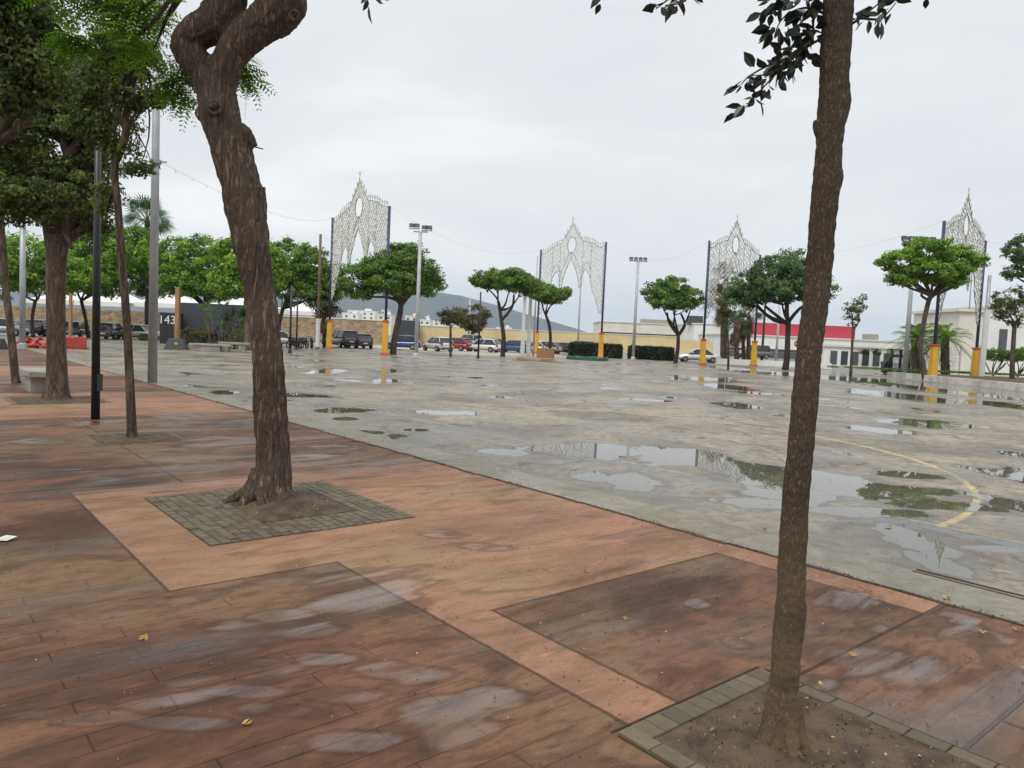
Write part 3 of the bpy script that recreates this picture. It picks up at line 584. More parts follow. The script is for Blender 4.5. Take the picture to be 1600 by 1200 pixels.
tw = [([(1284, 60), (1262, 72), (1240, 86), (1215, 112), (1190, 140), (1163, 170)], 54, 13), ([(1266, 70), (1250, 82), (1232, 98), (1222, 110)], 26, 10), ([(1236, 90), (1205, 100), (1172, 118), (1158, 132)], 22, 9),
      ([(1286, 20), (1262, 12), (1238, 18), (1222, 30), (1212, 48)], 34, 16), ([(1284, 5), (1255, 30), (1245, 48)], 22, 13), ([(1285, -20), (1240, -5), (1205, 8)], 26, 16), ([(1270, 30), (1270, 50), (1262, 62)], 10, 8),
      ([(1330, 38), (1345, 28), (1365, 12), (1385, -4)], 15, 9), ([(1345, 28), (1370, 30), (1385, 22), (1400, 4)], 12, 8), ([(1400, -30), (1440, -25), (1450, 2)], 6, 4), ([(1120, -60), (1090, -30), (1070, 2), (1040, 8)], 15, 11), ([(1080, -20), (1050, -5), (1025, 14)], 9, 7), ([(980, -50), (955, -22), (938, -3)], 12, 10), ([(600, -40), (585, -15), (575, -2)], 8, 8)]
mb = MB(); Cs = []; Ds = []; starts = []
for pts, n, sp in tw:
    dy = rng.uniform(-.15, .15); starts.append(AT(pts[0][0], pts[0][1], YR) if pts[0][1] < -10 else None); P = [AT(x, y, YR+dy*(i/len(pts))) for i, (x, y) in enumerate(pts)]; p, r = spline(P, np.linspace(.006, .002, len(P)), 4); mb.tube(p, r, 5); p = np.array(p)
    i = rng.integers(max(1, len(p)//5), len(p), n); c = p[i]+rng.normal(size=(n, 3))*sp*.55*YR/FP*np.array([1, 1.2, 1]); d = unit(c-p[i]+rng.normal(size=(n, 3))*.008+np.array([-.006, 0, -.016])); Cs.append(c); Ds.append(d)
C, D = np.concatenate(Cs), np.concatenate(Ds); laurel(C, D, .062, rt, 'low_leaves')
c2, _ = crown_pts([(np.array([1.3, 3.1, 4.7]), (1.5, 1.4, 1.1)), (np.array([.5, 2.6, 4.3]), (1.0, .9, .7)), (np.array([2.2, 3.2, 4.4]), (1., 1., .8))], 150, 22, .28, .3)
ok = vis_ok(c2, lambda x, y: y < -40); c2 = c2[ok]; laurel(c2, unit(rng.normal(size=c2.shape)+np.array([0, 0, -.5])), .08, rt)
for q in starts:
    if q is not None: mb.tube([(1.34, 3.03, 3.6), (np.array([1.34, 3.03, 3.6])+q)/2+[0, 0, .15], q], [.012, .009, .006], 5)
for k in range(9): branch(mb, (1.34, 3.03, 3.35+.12*k), np.array([1.3+rng.normal()*.9, 3.1+rng.normal()*.8, 4.5+rng.normal()*.4]), .022, .006, 6, 6, .12)
build(mb, 'branches', M['bark_right'], rt, True)
# the rest of the promenade row
RG = 'trees planted in a row along the promenade'
tree('thick trunked tree with a dense dark crown, beside the concrete bench', (88, 625), [(88, 632, 50), (88, 615, 38), (89, 590, 31), (88, 540, 27), (87, 470, 27), (88, 400, 30), (93, 368, 36)],
     [(60, 205, 85, 75), (130, 180, 75, 75), (35, 300, 70, 55), (100, 300, 75, 60), (142, 290, 42, 55), (175, 120, 45, 40), (90, 110, 80, 50), (10, 240, 50, 70), (150, 225, 32, 50), (150, 340, 24, 28)], 'leaf_dark', 'bark', 450, 115, .27, .085, group=RG, depth=.9, hollow=.25,
     extra=([(92, 385, 26), (106, 340, 22), (122, 310, 18), (132, 285, 14)], [(84, 385, 24), (76, 345, 20), (66, 310, 16)]))
tree('thin crooked tree with a sparse dark crown, just right of the black lamp post', (207, 685), [(207, 690, 20), (206, 670, 15), (203, 600, 13), (198, 500, 12), (190, 400, 12), (184, 320, 11), (180, 285, 11), (179, 258, 12), (190, 230, 13), (197, 205, 11), (197, 175, 9), (206, 140, 8), (214, 95, 6)],
     [(212, 92, 42, 40), (170, 80, 40, 44), (225, 155, 26, 16), (196, 155, 24, 22), (215, 265, 26, 9), (172, 225, 12, 26), (160, 300, 12, 34), (205, 235, 10, 12), (255, 150, 16, 8), (135, 140, 34, 50), (155, 205, 20, 45), (120, 190, 30, 40)], 'leaf_dark', 'bark', 330, 26, .16, .075, group=RG, hollow=.1,
     extra=([(197, 200, 6), (225, 160, 4), (262, 128, 3), (280, 122, 2)], [(181, 285, 6), (170, 320, 3), (165, 345, 2)], [(180, 255, 5), (172, 225, 4), (168, 200, 2)]))
tree('thin leaning trunk at the left edge, behind the concrete bench', (25, 598), [(26, 602, 15), (24, 590, 12), (17, 520, 11), (9, 450, 10), (4, 385, 11), (0, 340, 10)],
     [(-20, 290, 60, 60), (20, 250, 50, 60), (-10, 200, 70, 60)], 'leaf_dark', 'bark', 120, 80, .38, .13, group=RG, hollow=.2)
tree('reddish limbed tree at the upper left corner, its trunk outside the frame', (-70, 720), [(-70, 728, 40), (-66, 600, 30), (-50, 400, 28), (-30, 290, 26), (-14, 225, 20)],
     [(30, 40, 60, 40), (-30, 60, 70, 60), (60, 110, 50, 40), (20, 150, 40, 30), (0, 0, 90, 50)], 'leaf_dark', 'bark_near', 210, 80, .22, .07, group=RG, hollow=.2,
     extra=([(-14, 228, 20), (12, 190, 15), (8, 150, 14), (2, 110, 13), (22, 60, 11), (38, 20, 8)], [(-14, 228, 16), (30, 200, 12), (52, 180, 8)]))
# ------------------------------------------------------------------ trees round the court
GG = 'umbrella shaped trees around the court'
tree('bright green dome tree over the tan stone wall, left of the palm', (137, 528), [(138, 530, 6), (134, 500, 5), (127, 470, 5)], [(120, 395, 48, 46), (165, 392, 55, 48), (205, 400, 40, 45), (150, 430, 65, 32)], 'leaf_bright', 'bark_dark', 330, 70, .9, .34, group=GG)
tree('dark trunked green tree at the far left behind the parked cars', (52, 527), [(52, 529, 6), (50, 500, 5), (55, 470, 5)], [(45, 410, 50, 42), (10, 430, 50, 36), (85, 425, 40, 35)], 'leaf_bright', 'bark_dark', 220, 70, .9, .34, group=GG)
tree('wide bright green tree spreading over the dark grey container', (318, 545), [(334, 535, 8), (330, 500, 7), (322, 478, 7)], [(275, 405, 38, 36), (315, 406, 48, 38), (345, 425, 46, 38), (290, 440, 50, 28), (258, 425, 28, 28), (325, 450, 40, 20)], 'leaf_bright', 'bark_dark', 380, 80, .6, .25, group=GG, Y=67, extra=([(322, 480, 6), (304, 460, 4), (292, 445, 3)],))
tree('green tree with a pale slim trunk right of the broad leaved plant', (387, 547), [(387, 549, 9), (386, 510, 8), (384, 470, 7)], [(385, 405, 48, 38), (415, 420, 36, 38), (370, 440, 40, 28)], 'leaf_bright', 'bark_pale', 280, 80, .6, .25, group=GG)
tree('dense green tree immediately right of the big leaning trunk', (440, 541), [(438, 543, 7), (436, 510, 6), (442, 482, 6)], [(455, 412, 40, 40), (490, 420, 38, 38), (515, 440, 28, 32), (450, 445, 32, 30), (495, 455, 32, 22)], 'leaf_mid', 'bark_dark', 340, 80, .65, .26, group=GG)
tree('small round grey green tree beside the tall thin white post', (507, 544), [(507, 546, 6), (506, 520, 5), (505, 500, 5)], [(503, 474, 24, 22), (520, 485, 14, 12), (507, 515, 11, 20)], 'leaf_olive', 'bark_dark', 60, 80, .5, .2, name='small_tree')
tree('large umbrella tree right of the second yellow post', (615, 554), [(614, 556, 11), (617, 525, 9), (624, 495, 9), (627, 474, 8)], [(560, 440, 32, 28), (602, 428, 42, 32), (640, 412, 38, 30), (664, 438, 28, 25), (625, 440, 48, 24), (628, 398, 26, 16)], 'leaf_mid', 'bark', 400, 80, .55, .24, group=GG, extra=([(627, 478, 6), (610, 455, 4)], [(627, 478, 5), (645, 455, 4)]))
tree('flat topped tree with two dark limbs, left of the white twin posts', (785, 557), [(785, 559, 8), (787, 530, 7), (784, 505, 6), (781, 485, 5)], [(752, 437, 14, 12), (775, 437, 22, 16), (803, 438, 26, 18), (826, 447, 18, 14)], 'leaf_mid', 'bark_dark', 200, 80, .5, .24, group=GG, extra=([(784, 500, 5), (800, 480, 4), (803, 460, 3)], [(790, 495, 3), (793, 492, 3)]))
tree('flat topped tree immediately right of the white twin posts', (858, 558), [(858, 560, 6), (860, 530, 5), (858, 508, 5), (853, 493, 4)], [(836, 452, 18, 13), (858, 460, 28, 14), (880, 457, 13, 10)], 'leaf_mid', 'bark_dark', 160, 80, .5, .24, group=GG)
tree('rounded umbrella tree left of the third light arch', (1055, 567), [(1055, 569, 7), (1059, 545, 6), (1060, 522, 5)], [(1030, 458, 24, 20), (1052, 452, 30, 20), (1080, 465, 20, 16), (1050, 472, 35, 10)], 'leaf_mid', 'bark_dark', 200, 80, .5, .24, group=GG, extra=([(1060, 525, 4), (1046, 505, 4), (1042, 488, 3)], [(1060, 525, 4), (1070, 508, 4), (1064, 490, 3)]))
tree('broad blue green tree partly hidden by the slender near trunk', (1227, 578), [(1227, 581, 11), (1230, 555, 9), (1231, 525, 8), (1232, 503, 8)], [(1172, 452, 34, 26), (1205, 430, 35, 28), (1240, 420, 36, 30), (1275, 450, 32, 22), (1220, 455, 50, 18), (1150, 460, 16, 22)], 'leaf_blue', 'bark_dark', 360, 80, .55, .23, group=GG, extra=([(1232, 508, 7), (1212, 492, 5), (1195, 478, 4)],))
tree('bright green umbrella tree with a bent trunk, in front of the fourth light arch', (1445, 595), [(1446, 598, 9), (1441, 565, 8), (1438, 535, 7), (1449, 478, 7), (1455, 462, 7)], [(1452, 392, 40, 22), (1412, 412, 32, 20), (1492, 408, 36, 24), (1380, 406, 16, 7), (1460, 425, 48, 16), (1530, 405, 14, 9), (1408, 436, 22, 9), (1480, 440, 25, 9)], 'leaf_bright', 'bark', 430, 75, .4, .19, group=GG, extra=([(1455, 465, 5), (1446, 445, 4), (1434, 430, 3)], [(1455, 465, 5), (1470, 452, 4), (1485, 440, 3)], [(1452, 470, 4), (1440, 462, 4), (1443, 455, 3)]))
tree('blue green tree cut off by the right edge of the photo', (1640, 600), [(1640, 603, 10), (1636, 520, 8), (1628, 440, 7)], [(1598, 392, 24, 24), (1620, 400, 30, 30), (1585, 425, 16, 10)], 'leaf_blue', 'bark_dark', 120, 75, .4, .19, group=GG)
YG = 'young trees planted around the court'
tree('sparse dark leaved young tree at the right edge by the white planter wall', (1580, 601), [(1581, 603, 8), (1582, 560, 7), (1585, 510, 6)], [(1570, 470, 24, 24), (1595, 480, 25, 34), (1560, 490, 12, 14)], 'leaf_dark', 'bark', 90, 40, .35, .16, name='young_tree', group=YG, hollow=.2)
tree('young tree with a thin trunk standing between the near trunk and the bin', (1329, 588), [(1329, 590, 5), (1331, 550, 4), (1333, 515, 4)], [(1330, 480, 13, 16), (1345, 475, 14, 18), (1333, 500, 12, 10)], 'leaf_dark', 'bark', 40, 30, .3, .16, name='young_tree', group=YG, hollow=.2)
tree('young dark tree in front of the red and silver cars', (704, 557), [(704, 559, 4), (704, 530, 4), (704, 512, 3)], [(700, 494, 16, 12), (714, 497, 12, 11)], 'leaf_olive', 'bark', 50, 40, .45, .19, name='young_tree', group=YG, hollow=.2)
tree('thin trunked young tree in front of the palm group', (1138, 572), [(1138, 574, 4), (1138, 545, 3), (1137, 520, 3)], [(1135, 490, 18, 18), (1128, 470, 14, 14)], 'leaf_olive', 'bark', 50, 40, .5, .2, name='young_tree', group=YG, hollow=.2)
tree('brown tinged bushy tree behind the car park wall', (738, 541), [(738, 543, 6), (738, 525, 5)], [(725, 492, 16, 16), (748, 492, 18, 18), (738, 505, 22, 12)], 'leaf_olive', 'bark_dark', 80, 60, .8, .4, name='bushy_tree', Y=112)
tree('olive brown round tree in front of the light canvas marquee', (238, 530), [(240, 532, 5), (240, 500, 4), (239, 470, 4)], [(222, 430, 24, 26), (248, 430, 24, 30), (235, 405, 20, 20), (235, 450, 30, 16)], 'leaf_olive', 'bark_dark', 130, 70, .6, .26, name='round_tree', extra=([(228, 530, 4), (228, 470, 4)],))
for (x, y, lab) in ((1553, 583, 'left shrub with bare forking stems in the white walled bed'), (1592, 586, 'right shrub with bare forking stems in the white walled bed')):
    Yk = 60; B = AT(x, y-14, Yk); B[2] = .35; r_ = empty('shrub', B, lab, 'shrub', 'shrubs in front of the white building'); mb = MB()
    for k in range(7):
        a = rng.uniform(0, 6.28); e = B+np.array([math.cos(a)*.9, math.sin(a)*.6, rng.uniform(1., 1.5)]); branch(mb, B, e, .05, .03, 5, 4, .08)
    build(mb, 'stem', M['bark'], r_, True); C, T = crown_pts([(B+np.array([0, 0, 1.75]), (1.4, 1.0, .6))], 40, 50, .4, .2); quadmesh('leaves', leaves_at(C, .2, .6), T, M['leaf_mid'], r_)
# palms
def palm(label, base, Y, top, tw, R, nf, kind='fan', skirt=0., group=None, leaf='leaf_palm', droopy=1., leanpx=0):
    B = AT(base[0], base[1], Y); B[2] = max(0, B[2]) if base[1] < 540 else 0; T = AT(top[0], top[1], Y)
    root = empty('palm_tree', B, label, 'palm tree', group); mb = MB(); p, r = spline([B, (B+T)/2+np.array([leanpx, 0, 0]), T], [tw*1.2, tw, tw*1.05], 8); mb.tube(p, [q*(1+.08*(i % 2)) for i, q in enumerate(r)], 9)
    build(mb, 'trunk', M['bark'], root, True)
    def frondset(n, e0, e1, L):
        V = []; t = []
        for k in range(n):
            a = rng.uniform(0, 6.283); el = rng.uniform(e0, e1); h = np.array([math.cos(a), math.sin(a), 0]); d = h*math.cos(el)+np.array([0, 0, math.sin(el)]); s = np.cross(d, [0, 0, 1]); s = s/(np.linalg.norm(s)+1e-6); tint = rng.uniform(.1, .9); l = L*rng.uniform(.8, 1.1)
            if kind == 'fan':
                hub = T+d*l*.5; w = .012*L
                rl = rng.uniform(-.9, .9); s = s*math.cos(rl)+np.cross(d, s)*math.sin(rl); V.append([T-s*w, T+s*w, hub+s*w, hub-s*w]); t.append(.3)
                for j in range(15):
                    q = math.radians(-95+190*j/14); dd = d*math.cos(q)+s*math.sin(q); n2 = np.cross(dd, np.cross(d, s)); ll = l*.55*(1-.25*abs(q)/1.4); e = hub+dd*ll-np.array([0, 0, ll*.22*droopy])
                    V.append([hub, hub+dd*ll*.5+n2*ll*.038, e, hub+dd*ll*.5-n2*ll*.038]); t.append(tint)
            else:
                prev = None
                for j in range(1, 15):
                    f = j/14; p0 = T+d*l*f-np.array([0, 0, 1])*l*.55*f*f*droopy
                    for sg in (-1, 1):
                        dd = unit(s*sg+d*.7-np.array([0, 0, .35])); ll = l*.24*(1-.6*abs(f-.4)); V.append([p0-d*.03*l, p0+dd*ll*.5+d*.012*l, p0+dd*ll, p0+dd*ll*.5-d*.02*l]); t.append(tint)
                    if prev is not None: V.append([prev+s*.012*l, prev-s*.012*l, p0-s*.01*l, p0+s*.01*l]); t.append(.4)
                    prev = p0
        return np.array(V, float), np.array(t)
    V, t = frondset(nf, math.radians(-25), math.radians(80), R); quadmesh('crown', V, t, M[leaf], root)
    if skirt:
        V, t = frondset(int(nf*1.2), math.radians(-86), math.radians(-58), R*.62*skirt); V[:, :, 2] -= np.repeat(rng.uniform(0, R*.5*skirt, len(V)//16+1), 16)[:len(V), None]; quadmesh('dry_fronds', V, t, M['flowerbrown'], root)
    return root
PG = 'fan palms behind the third light arch'
palm('tall fan palm with a brown skirt above the green trees at the left', (232, 520), 72, (230, 345), .22, 2.7, 46, skirt=1.0)
palm('leftmost brown palm behind the left post of the third light arch', (1129, 560), 80, (1129, 470), .2, 2.6, 34, skirt=1.1, group=PG, leaf='leaf_olive')
palm('tallest brown green palm in front of the third arch lattice', (1133, 560), 82, (1134, 432), .2, 2.0, 30, skirt=1., group=PG, leaf='leaf_olive')
palm('short palm with a pale skirt in the middle of the palm group', (1152, 562), 76, (1150, 510), .22, 1.7, 30, skirt=1.3, group=PG)
palm('slim palm just left of the sixth yellow post', (1163, 563), 78, (1160, 505), .18, 1.6, 26, skirt=1.2, group=PG)
palm('rightmost palm of the group with hanging dry fronds', (1170, 563), 77, (1170, 492), .2, 1.8, 30, skirt=1.2, group=PG, leaf='leaf_olive')
palm('bushy date palm left of the seventh yellow post', (1432, 578), 62, (1430, 530), .3, 2.6, 46, 'date', leaf='leaf_mid')
palm('bushy date palm right of the seventh yellow post', (1478, 580), 61, (1476, 528), .3, 2.6, 46, 'date', leaf='leaf_mid')
# broad leaved plant and flower beds near the container
B = AT(352, 541, 54); B[2] = 0; r_ = empty('broad_leaved_plant', (B[0], B[1], 0), 'tall broad leaved plant with pale stems in front of the grey container', 'plant'); V = []; T = []; mb = MB()
for k in range(26):
    x = rng.normal(0, .8); y = rng.normal(0, .5); hgt = rng.uniform(1.2, 3.2); b0 = np.array([B[0]+x, B[1]+y, 0]); d = np.array([rng.normal()*.35, rng.normal()*.3, 1.]); d /= np.linalg.norm(d); e = b0+d*hgt; mb.tube([b0, (b0+e)/2, e], [.035, .03, .02], 5)
    for j in range(4):
        a = rng.uniform(0, 6.28); dd = unit(np.array([math.cos(a)*.7, math.sin(a)*.7, rng.uniform(.1, 1.1)])); s = unit(np.cross(dd, [0, 0, 1.])); l = rng.uniform(.6, 1.0); w = l*.2
        V.append([e, e+dd*l*.5+s*w, e+dd*l-np.array([0, 0, l*.2]), e+dd*l*.5-s*w]); T.append(rng.uniform(.2, 1))
build(mb, 'stem', M['bark_pale'], r_, True); quadmesh('leaves', np.array(V), np.array(T), M['leaf_palm'], r_)
def bush(name, label, cat, c, r, leaf, n=60, per=60, ls=.14, cr=.25, group=None, box=False):
    root = empty(name, (c[0], c[1], max(0, c[2]-r[2])), label, cat, group)
    if box:
        m = n*per; P = rng.uniform(-1, 1, (m, 3)); ax = rng.integers(0, 3, m); P[np.arange(m), ax] = np.sign(P[np.arange(m), ax]); P[:, 0] = np.where(ax == 0, P[:, 0]*(1-.04*P[:, 2]**2), P[:, 0]); C = np.array(c)+P*np.array(r)+rng.normal(0, .07, (m, 3)); T = rng.normal(.45, .2, m)+.25*(vnoise(C*2.2, 3)-.5)
    else: C, T = crown_pts([(np.array(c), r)], n, per, cr, .3)
    quadmesh('leaves', leaves_at(C, ls, .5), T, M[leaf], root); mb = MB()
    for k in range(6): branch(mb, (c[0]+rng.uniform(-.5, .5)*r[0], c[1], max(0, c[2]-r[2])), (c[0]+rng.uniform(-.7, .7)*r[0], c[1]+rng.uniform(-.4, .4)*r[1], c[2]), .03, .01, 5, 3, .05)
    build(mb, 'stem', M['bark_dark'], root, True); return root
Y0 = 57.
for (x, y, rx, rz, lf, lab) in ((295, 521, 20, 16, 'flower', 'red flowering bush at the foot of the timber post'), (317, 522, 15, 13, 'flower', 'red flowering bush below the grey container'), (342, 524, 20, 12, 'leaf_hedge', 'low dark green bush between the red flowers and the second bench'), (372, 524, 15, 12, 'leaf_mid', 'low green bush beside the pale slim trunk'), (226, 527, 10, 5, 'leaf_palm', 'small yellow green bush at the left of the silver pole foot')):
    c = AT(x, y, Y0); c[2] = max(c[2], rz*Y0/FP*.9); bush('bush', lab, 'bush', c, (rx*Y0/FP, .6, rz*Y0/FP), lf, 30, 50, .13, .2)
for (x0, x1, y0, y1, lab) in ((890, 969, 538, 558, 'left clipped dark green hedge beside the green mat'), (984, 1049, 541, 560, 'right clipped dark green hedge under the four lamp floodlight')):
    Yh = 80.; a = AT((x0+x1)/2, y1, Yh); hh = (y1-y0)*Yh/FP; bush('hedge', lab, 'hedge', (a[0], Yh, hh/2), ((x1-x0)/2*Yh/FP, .8, hh/2), 'leaf_hedge', 220, 60, .24, group='clipped hedges at the court edge', box=True)
C_, T_ = crown_pts([(AT(1480, 574, 57), (10, 1.5, .12)), (AT(1560, 577, 57), (6, 1.5, .12))], 260, 40, .5, .2); q = quadmesh('lawn_tufts', leaves_at(np.stack([C_[:, 0], C_[:, 1], .5+rng.uniform(0, .12, len(C_))], 1), .12, .3), T_, M['leaf_mid']); tag(q, None, None, kind='stuff')
# ------------------------------------------------------------------ beds in the paving
def uvbox(mb, b, a, z, db, da, dz, r=0.):
    p = uv(b, a, z); mb.box(p, (db, da, dz), TH+r)
m, t, bb = newmat('paver'); v = objc(t); at_ = t.nodes.new('ShaderNodeAttribute'); at_.attribute_name = 'tint'
c = mixc(t, at_.outputs['Fac'], (.075, .060, .036), (.150, .115, .068)); c = mixc(t, math_(t, 'MULTIPLY', rng_(t, noise(t, v, 25, 4, .7), .45, .75), .6), c, (.06, .05, .035)); t.links.new(c, bb.inputs['Base Color']); bb.inputs['Roughness'].default_value = .65; bump(t, bb, noise(t, v, 90, 4), .5, .004); M['paver'] = m
def tinted(mb, name, mat, parent, k=6, bevel=.006):
    o = build(mb, name, mat, parent, bevel=bevel); n = len(o.data.polygons); a = o.data.attributes.new('tint', 'FLOAT', 'FACE'); a.data.foreach_set('value', np.repeat(rng.random(n//k+1), k)[:n].astype(np.float32)); return o
root = empty('tree_surround', uv(2.76, 6.6, 0), 'square of small grey green cobbles round the big leaning trunk', 'paving')
mb = MB(); n = 22
for i in range(n):
    for j in range(n):
        b_ = 1.84+.1+(i+.5)*(1.80)/n-.1; a_ = 5.62+(j+.5)*1.88/n
        if 2.40 < b_ < 3.28 and 6.08 < a_ < 7.08: continue
        uvbox(mb, b_+rng.normal(0, .002), a_+rng.normal(0, .002), .001+rng.normal(0, .002), .073, .077, .020)
tinted(mb, 'cobbles', M['paver'], root)
mb = MB(); uvbox(mb, 2.74, 6.56, .003, 1.81, 1.89, .004); build(mb, 'mortar', simple('dark_mortar', (.05, .042, .032), .8), root)
def mound(name, b0, b1, a0, a1, h, hole, k=40, seed=3):
    vs = []; 
    for i in range(k+1):
        for j in range(k+1):
            u, w = i/k, j/k; e = min(u, 1-u, w, 1-w); z = .006+h*min(1, e*3.2)**.7
            p = uv(b0+(b1-b0)*u, a0+(a1-a0)*w); z += (vnoise(np.array([[p[0]*9, p[1]*9, seed]]))[0]-.5)*.03*min(1, e*8)+(vnoise(np.array([[p[0]*35, p[1]*35, seed]]))[0]-.5)*.012
            vs.append((p[0], p[1], max(z, .002)))
    return MB().add(vs, [(i*(k+1)+j, (i+1)*(k+1)+j, (i+1)*(k+1)+j+1, i*(k+1)+j+1) for i in range(k) for j in range(k)])
build(mound('s', 2.40, 3.28, 6.08, 7.08, .055, None), 'soil', M['soil'], root, True)
root = empty('planting_bed', uv(2.87, 1.5, 0), 'brick edged square bed of bare brown soil round the slender trunk', 'planter')
build(mound('s', 2.44, 3.40, .0, 2.02, -.002, None, 60), 'soil', M['soil'], root, True)
mb = MB(); L = .165; W_ = .09
for k in range(10): uvbox(mb, 2.48+k*.098, 1.955, .002, .094, .12, .024, rng.normal(0, .006))
for k in range(13): uvbox(mb, 3.41, 1.86-k*.168, .001, .085, .162, .024, rng.normal(0, .008))
for k in range(12): uvbox(mb, 2.40, 1.93-k*.172, .001, .085, .168, .024, rng.normal(0, .008))
tinted(mb, 'brick_edging', M['paver'], root)
mb = MB(); uvbox(mb, 2.90, 2.035, .004, 1.12, .010, .002); uvbox(mb, 3.468, .95, .004, .010, 2.1, .002); uvbox(mb, 2.345, .95, .004, .010, 2.1, .002); build(mb, 'joint', simple('joint_dark', (.03, .024, .018), .8), root)
# small earth pits of the other row trees
for (b_, a_, s, lab) in ((2.68, 11.48, .5, 'small soil pit at the foot of the thin crooked tree'), (2.62, 17.46, .75, 'cobbled soil pit at the foot of the thick dark crowned tree')):
    root = empty('tree_pit', uv(b_, a_, 0), lab, 'tree pit'); build(mound('s', b_-s, b_+s, a_-s, a_+s, .02, None, 16), 'soil', M['soil'], root, True)
    mb = MB()
    for k in range(int(s*2/.14)+1):
        for q in (-1, 1): uvbox(mb, b_-s+k*.14, a_+q*(s+.06), .0, .12, .07, .014); uvbox(mb, b_+q*(s+.06), a_-s+k*.14, .0, .07, .12, .014)
    tinted(mb, 'edging', M['paver'], root)
# litter
C = []; 
for _ in range(950):
    if rng.random() < .62: p = uv(rng.uniform(2.5, 3.33), rng.uniform(.2, 1.85), .03)
    elif rng.random() < .4: p = uv(rng.uniform(-1.5, 5.3), rng.uniform(.8, 9), .006)
    else: p = uv(rng.uniform(-4, 12), rng.uniform(1, 14), .008)
    C.append(p)
C = np.array(C); q = quadmesh('leaf_litter', leaves_at(C, .017, 4, .45), rng.random(len(C))**2.5, M['leaf_litter']); tag(q, None, None, kind='stuff')
YL = [(222, 997, .035), (977, 967, .035), (383, 1131, .03), (1332, 1023, .04), (1284, 1070, .03), (1535, 988, .035), (1478, 934, .05), (1587, 983, .03), (915, 893, .03), (1600, 1045, .03), (1195, 825, .05), (1388, 822, .04)]
for i, (x, y, s) in enumerate(YL):
    p = G(x, y, .012); V = leaves_at(np.array([p, p+[s*.5, .008, .003], p+[-.003, s*.4, .005]]), s*1.2, 3.5, .5)
    o = quadmesh('fallen_leaf', V-p, np.array([.9, .8, 1.]), M['leaf_litter']); o.location = p
    o['label'] = ['yellow leaf on the wet brown paving at the lower left', 'yellow leaf on the brown paving left of the slender trunk', 'yellow orange leaf at the bottom left of the picture', 'yellow leaf at the edge of the pale puddle behind the slender trunk', 'yellow leaf close to the slender trunk, above the brick edging', 'yellow leaf on brown paving near the kerb at the lower right', 'large yellow green leaf on the grey kerb strip', 'yellow leaf at the far lower right by the kerb', 'small yellow leaf on the terracotta band', 'yellow leaf at the right border of the picture, on brown paving', 'yellow leaf left of the slender trunk on the court', 'yellow leaf in the shallow pool right of the slender trunk'][i]; o['category'] = 'leaf'; o['group'] = 'yellow leaves fallen on the paving'
p = G(6, 843, .01); mb = MB().add([p+np.array(q) for q in ((-.07, -.03, 0), (.05, -.04, .004), (.08, .03, .02), (-.04, .05, .006), (.02, .0, .035))], [(0, 1, 4), (1, 2, 4), (2, 3, 4), (3, 0, 4)]); solo(mb, 'paper_scrap', M['paper'], 'crumpled pale paper scrap on the brown paving at the left border', 'litter')
# grit and specks lying on the wet paving
def specks(name, C, size, label_mat, asp=.7, up=2.5):
    q = quadmesh(name, leaves_at(C, size, up, asp), rng.random(len(C)), label_mat); tag(q, None, None, kind='stuff')
m, t, b = newmat('grit'); a_ = t.nodes.new('ShaderNodeAttribute'); a_.attribute_name = 'tint'; rr = t.nodes.new('ShaderNodeValToRGB'); e = rr.color_ramp.elements; rr.color_ramp.interpolation = 'CONSTANT'
e[0].color = (.025, .017, .012, 1); e[1].position = .93; e[1].color = (.42, .37, .29, 1); x = e.new(.5); x.color = (.09, .055, .035, 1); x = e.new(.75); x.color = (.24, .17, .11, 1)
t.links.new(a_.outputs['Fac'], rr.inputs[0]); t.links.new(rr.outputs[0], b.inputs['Base Color']); b.inputs['Roughness'].default_value = .7; M['grit'] = m
C = [uv(5.4-abs(rng.normal(0, 1))*3.2, .3+abs(rng.normal(0, 1))*5.5, .006) for _ in range(2600)]+[uv(5.5+abs(rng.normal(0, 1))*6, .5+abs(rng.normal(0, 1))*11, .008) for _ in range(2200)]; specks('grit', np.array(C), .013, m)
C = [uv(5.44+rng.normal(0, .035), rng.uniform(0, 24), .012) for _ in range(1500)]+[uv(rng.uniform(2.48, 3.34), rng.uniform(.2, 1.86), .022) for _ in range(700)]+[uv(rng.uniform(2.42, 3.26), rng.uniform(6.1, 7.06), .05) for _ in range(400)]; specks('gravel', np.array(C), .014, m, .8, 1.)
# ------------------------------------------------------------------ posts and lamps
def pole(label, base, top, w0, w1, mat, name='pole', Y=None, cat='pole', group=None, head=None, foot=True, ring=None, twotone=None):
    B = G(*base) if Y is None else AT(base[0], base[1], Y); Y = B[1]; B[2] = max(0., B[2]) if Y is not None else 0; z1 = AT(top[0], top[1], Y)[2]
    r0, r1 = w0/2*Y/FP, w1/2*Y/FP; root = empty(name, B, label, cat, group)
    build(MB().tube([B, B+[0, 0, z1*.5], (B[0], B[1], z1)], [r0, (r0+r1)/2, r1], 14), 'shaft', M[mat], root, True)
    if foot: build(MB().box(B+[0, 0, .015], (r0*5, r0*5, .03)).lathe(B, [(r0*1.5, .02), (r0*1.3, .25), (r0*1.0, .3)]), 'base_plate', M[mat], root)
    if ring: z = AT(top[0], ring, Y)[2]; build(MB().lathe((B[0], B[1], z), [(r0*1.25, -.05), (r0*1.25, .05)]).box((B[0], B[1], z), (r0*5, .04, .04)), 'clamp', M['silver'], root)
    if twotone: z = AT(top[0], twotone, Y)[2]; build(MB().lathe((B[0], B[1], 0), [(r0*1.35, 0), (r0*1.35, z)], 12), 'lower_sleeve', M['white'], root)
    return root, np.array([B[0], B[1], z1])
r_, T_ = pole('black lamp post standing between the thick and the crooked tree', (149, 655), (160, 125), 13, 8, 'black', 'lamp_post', cat='lamp post', foot=False)
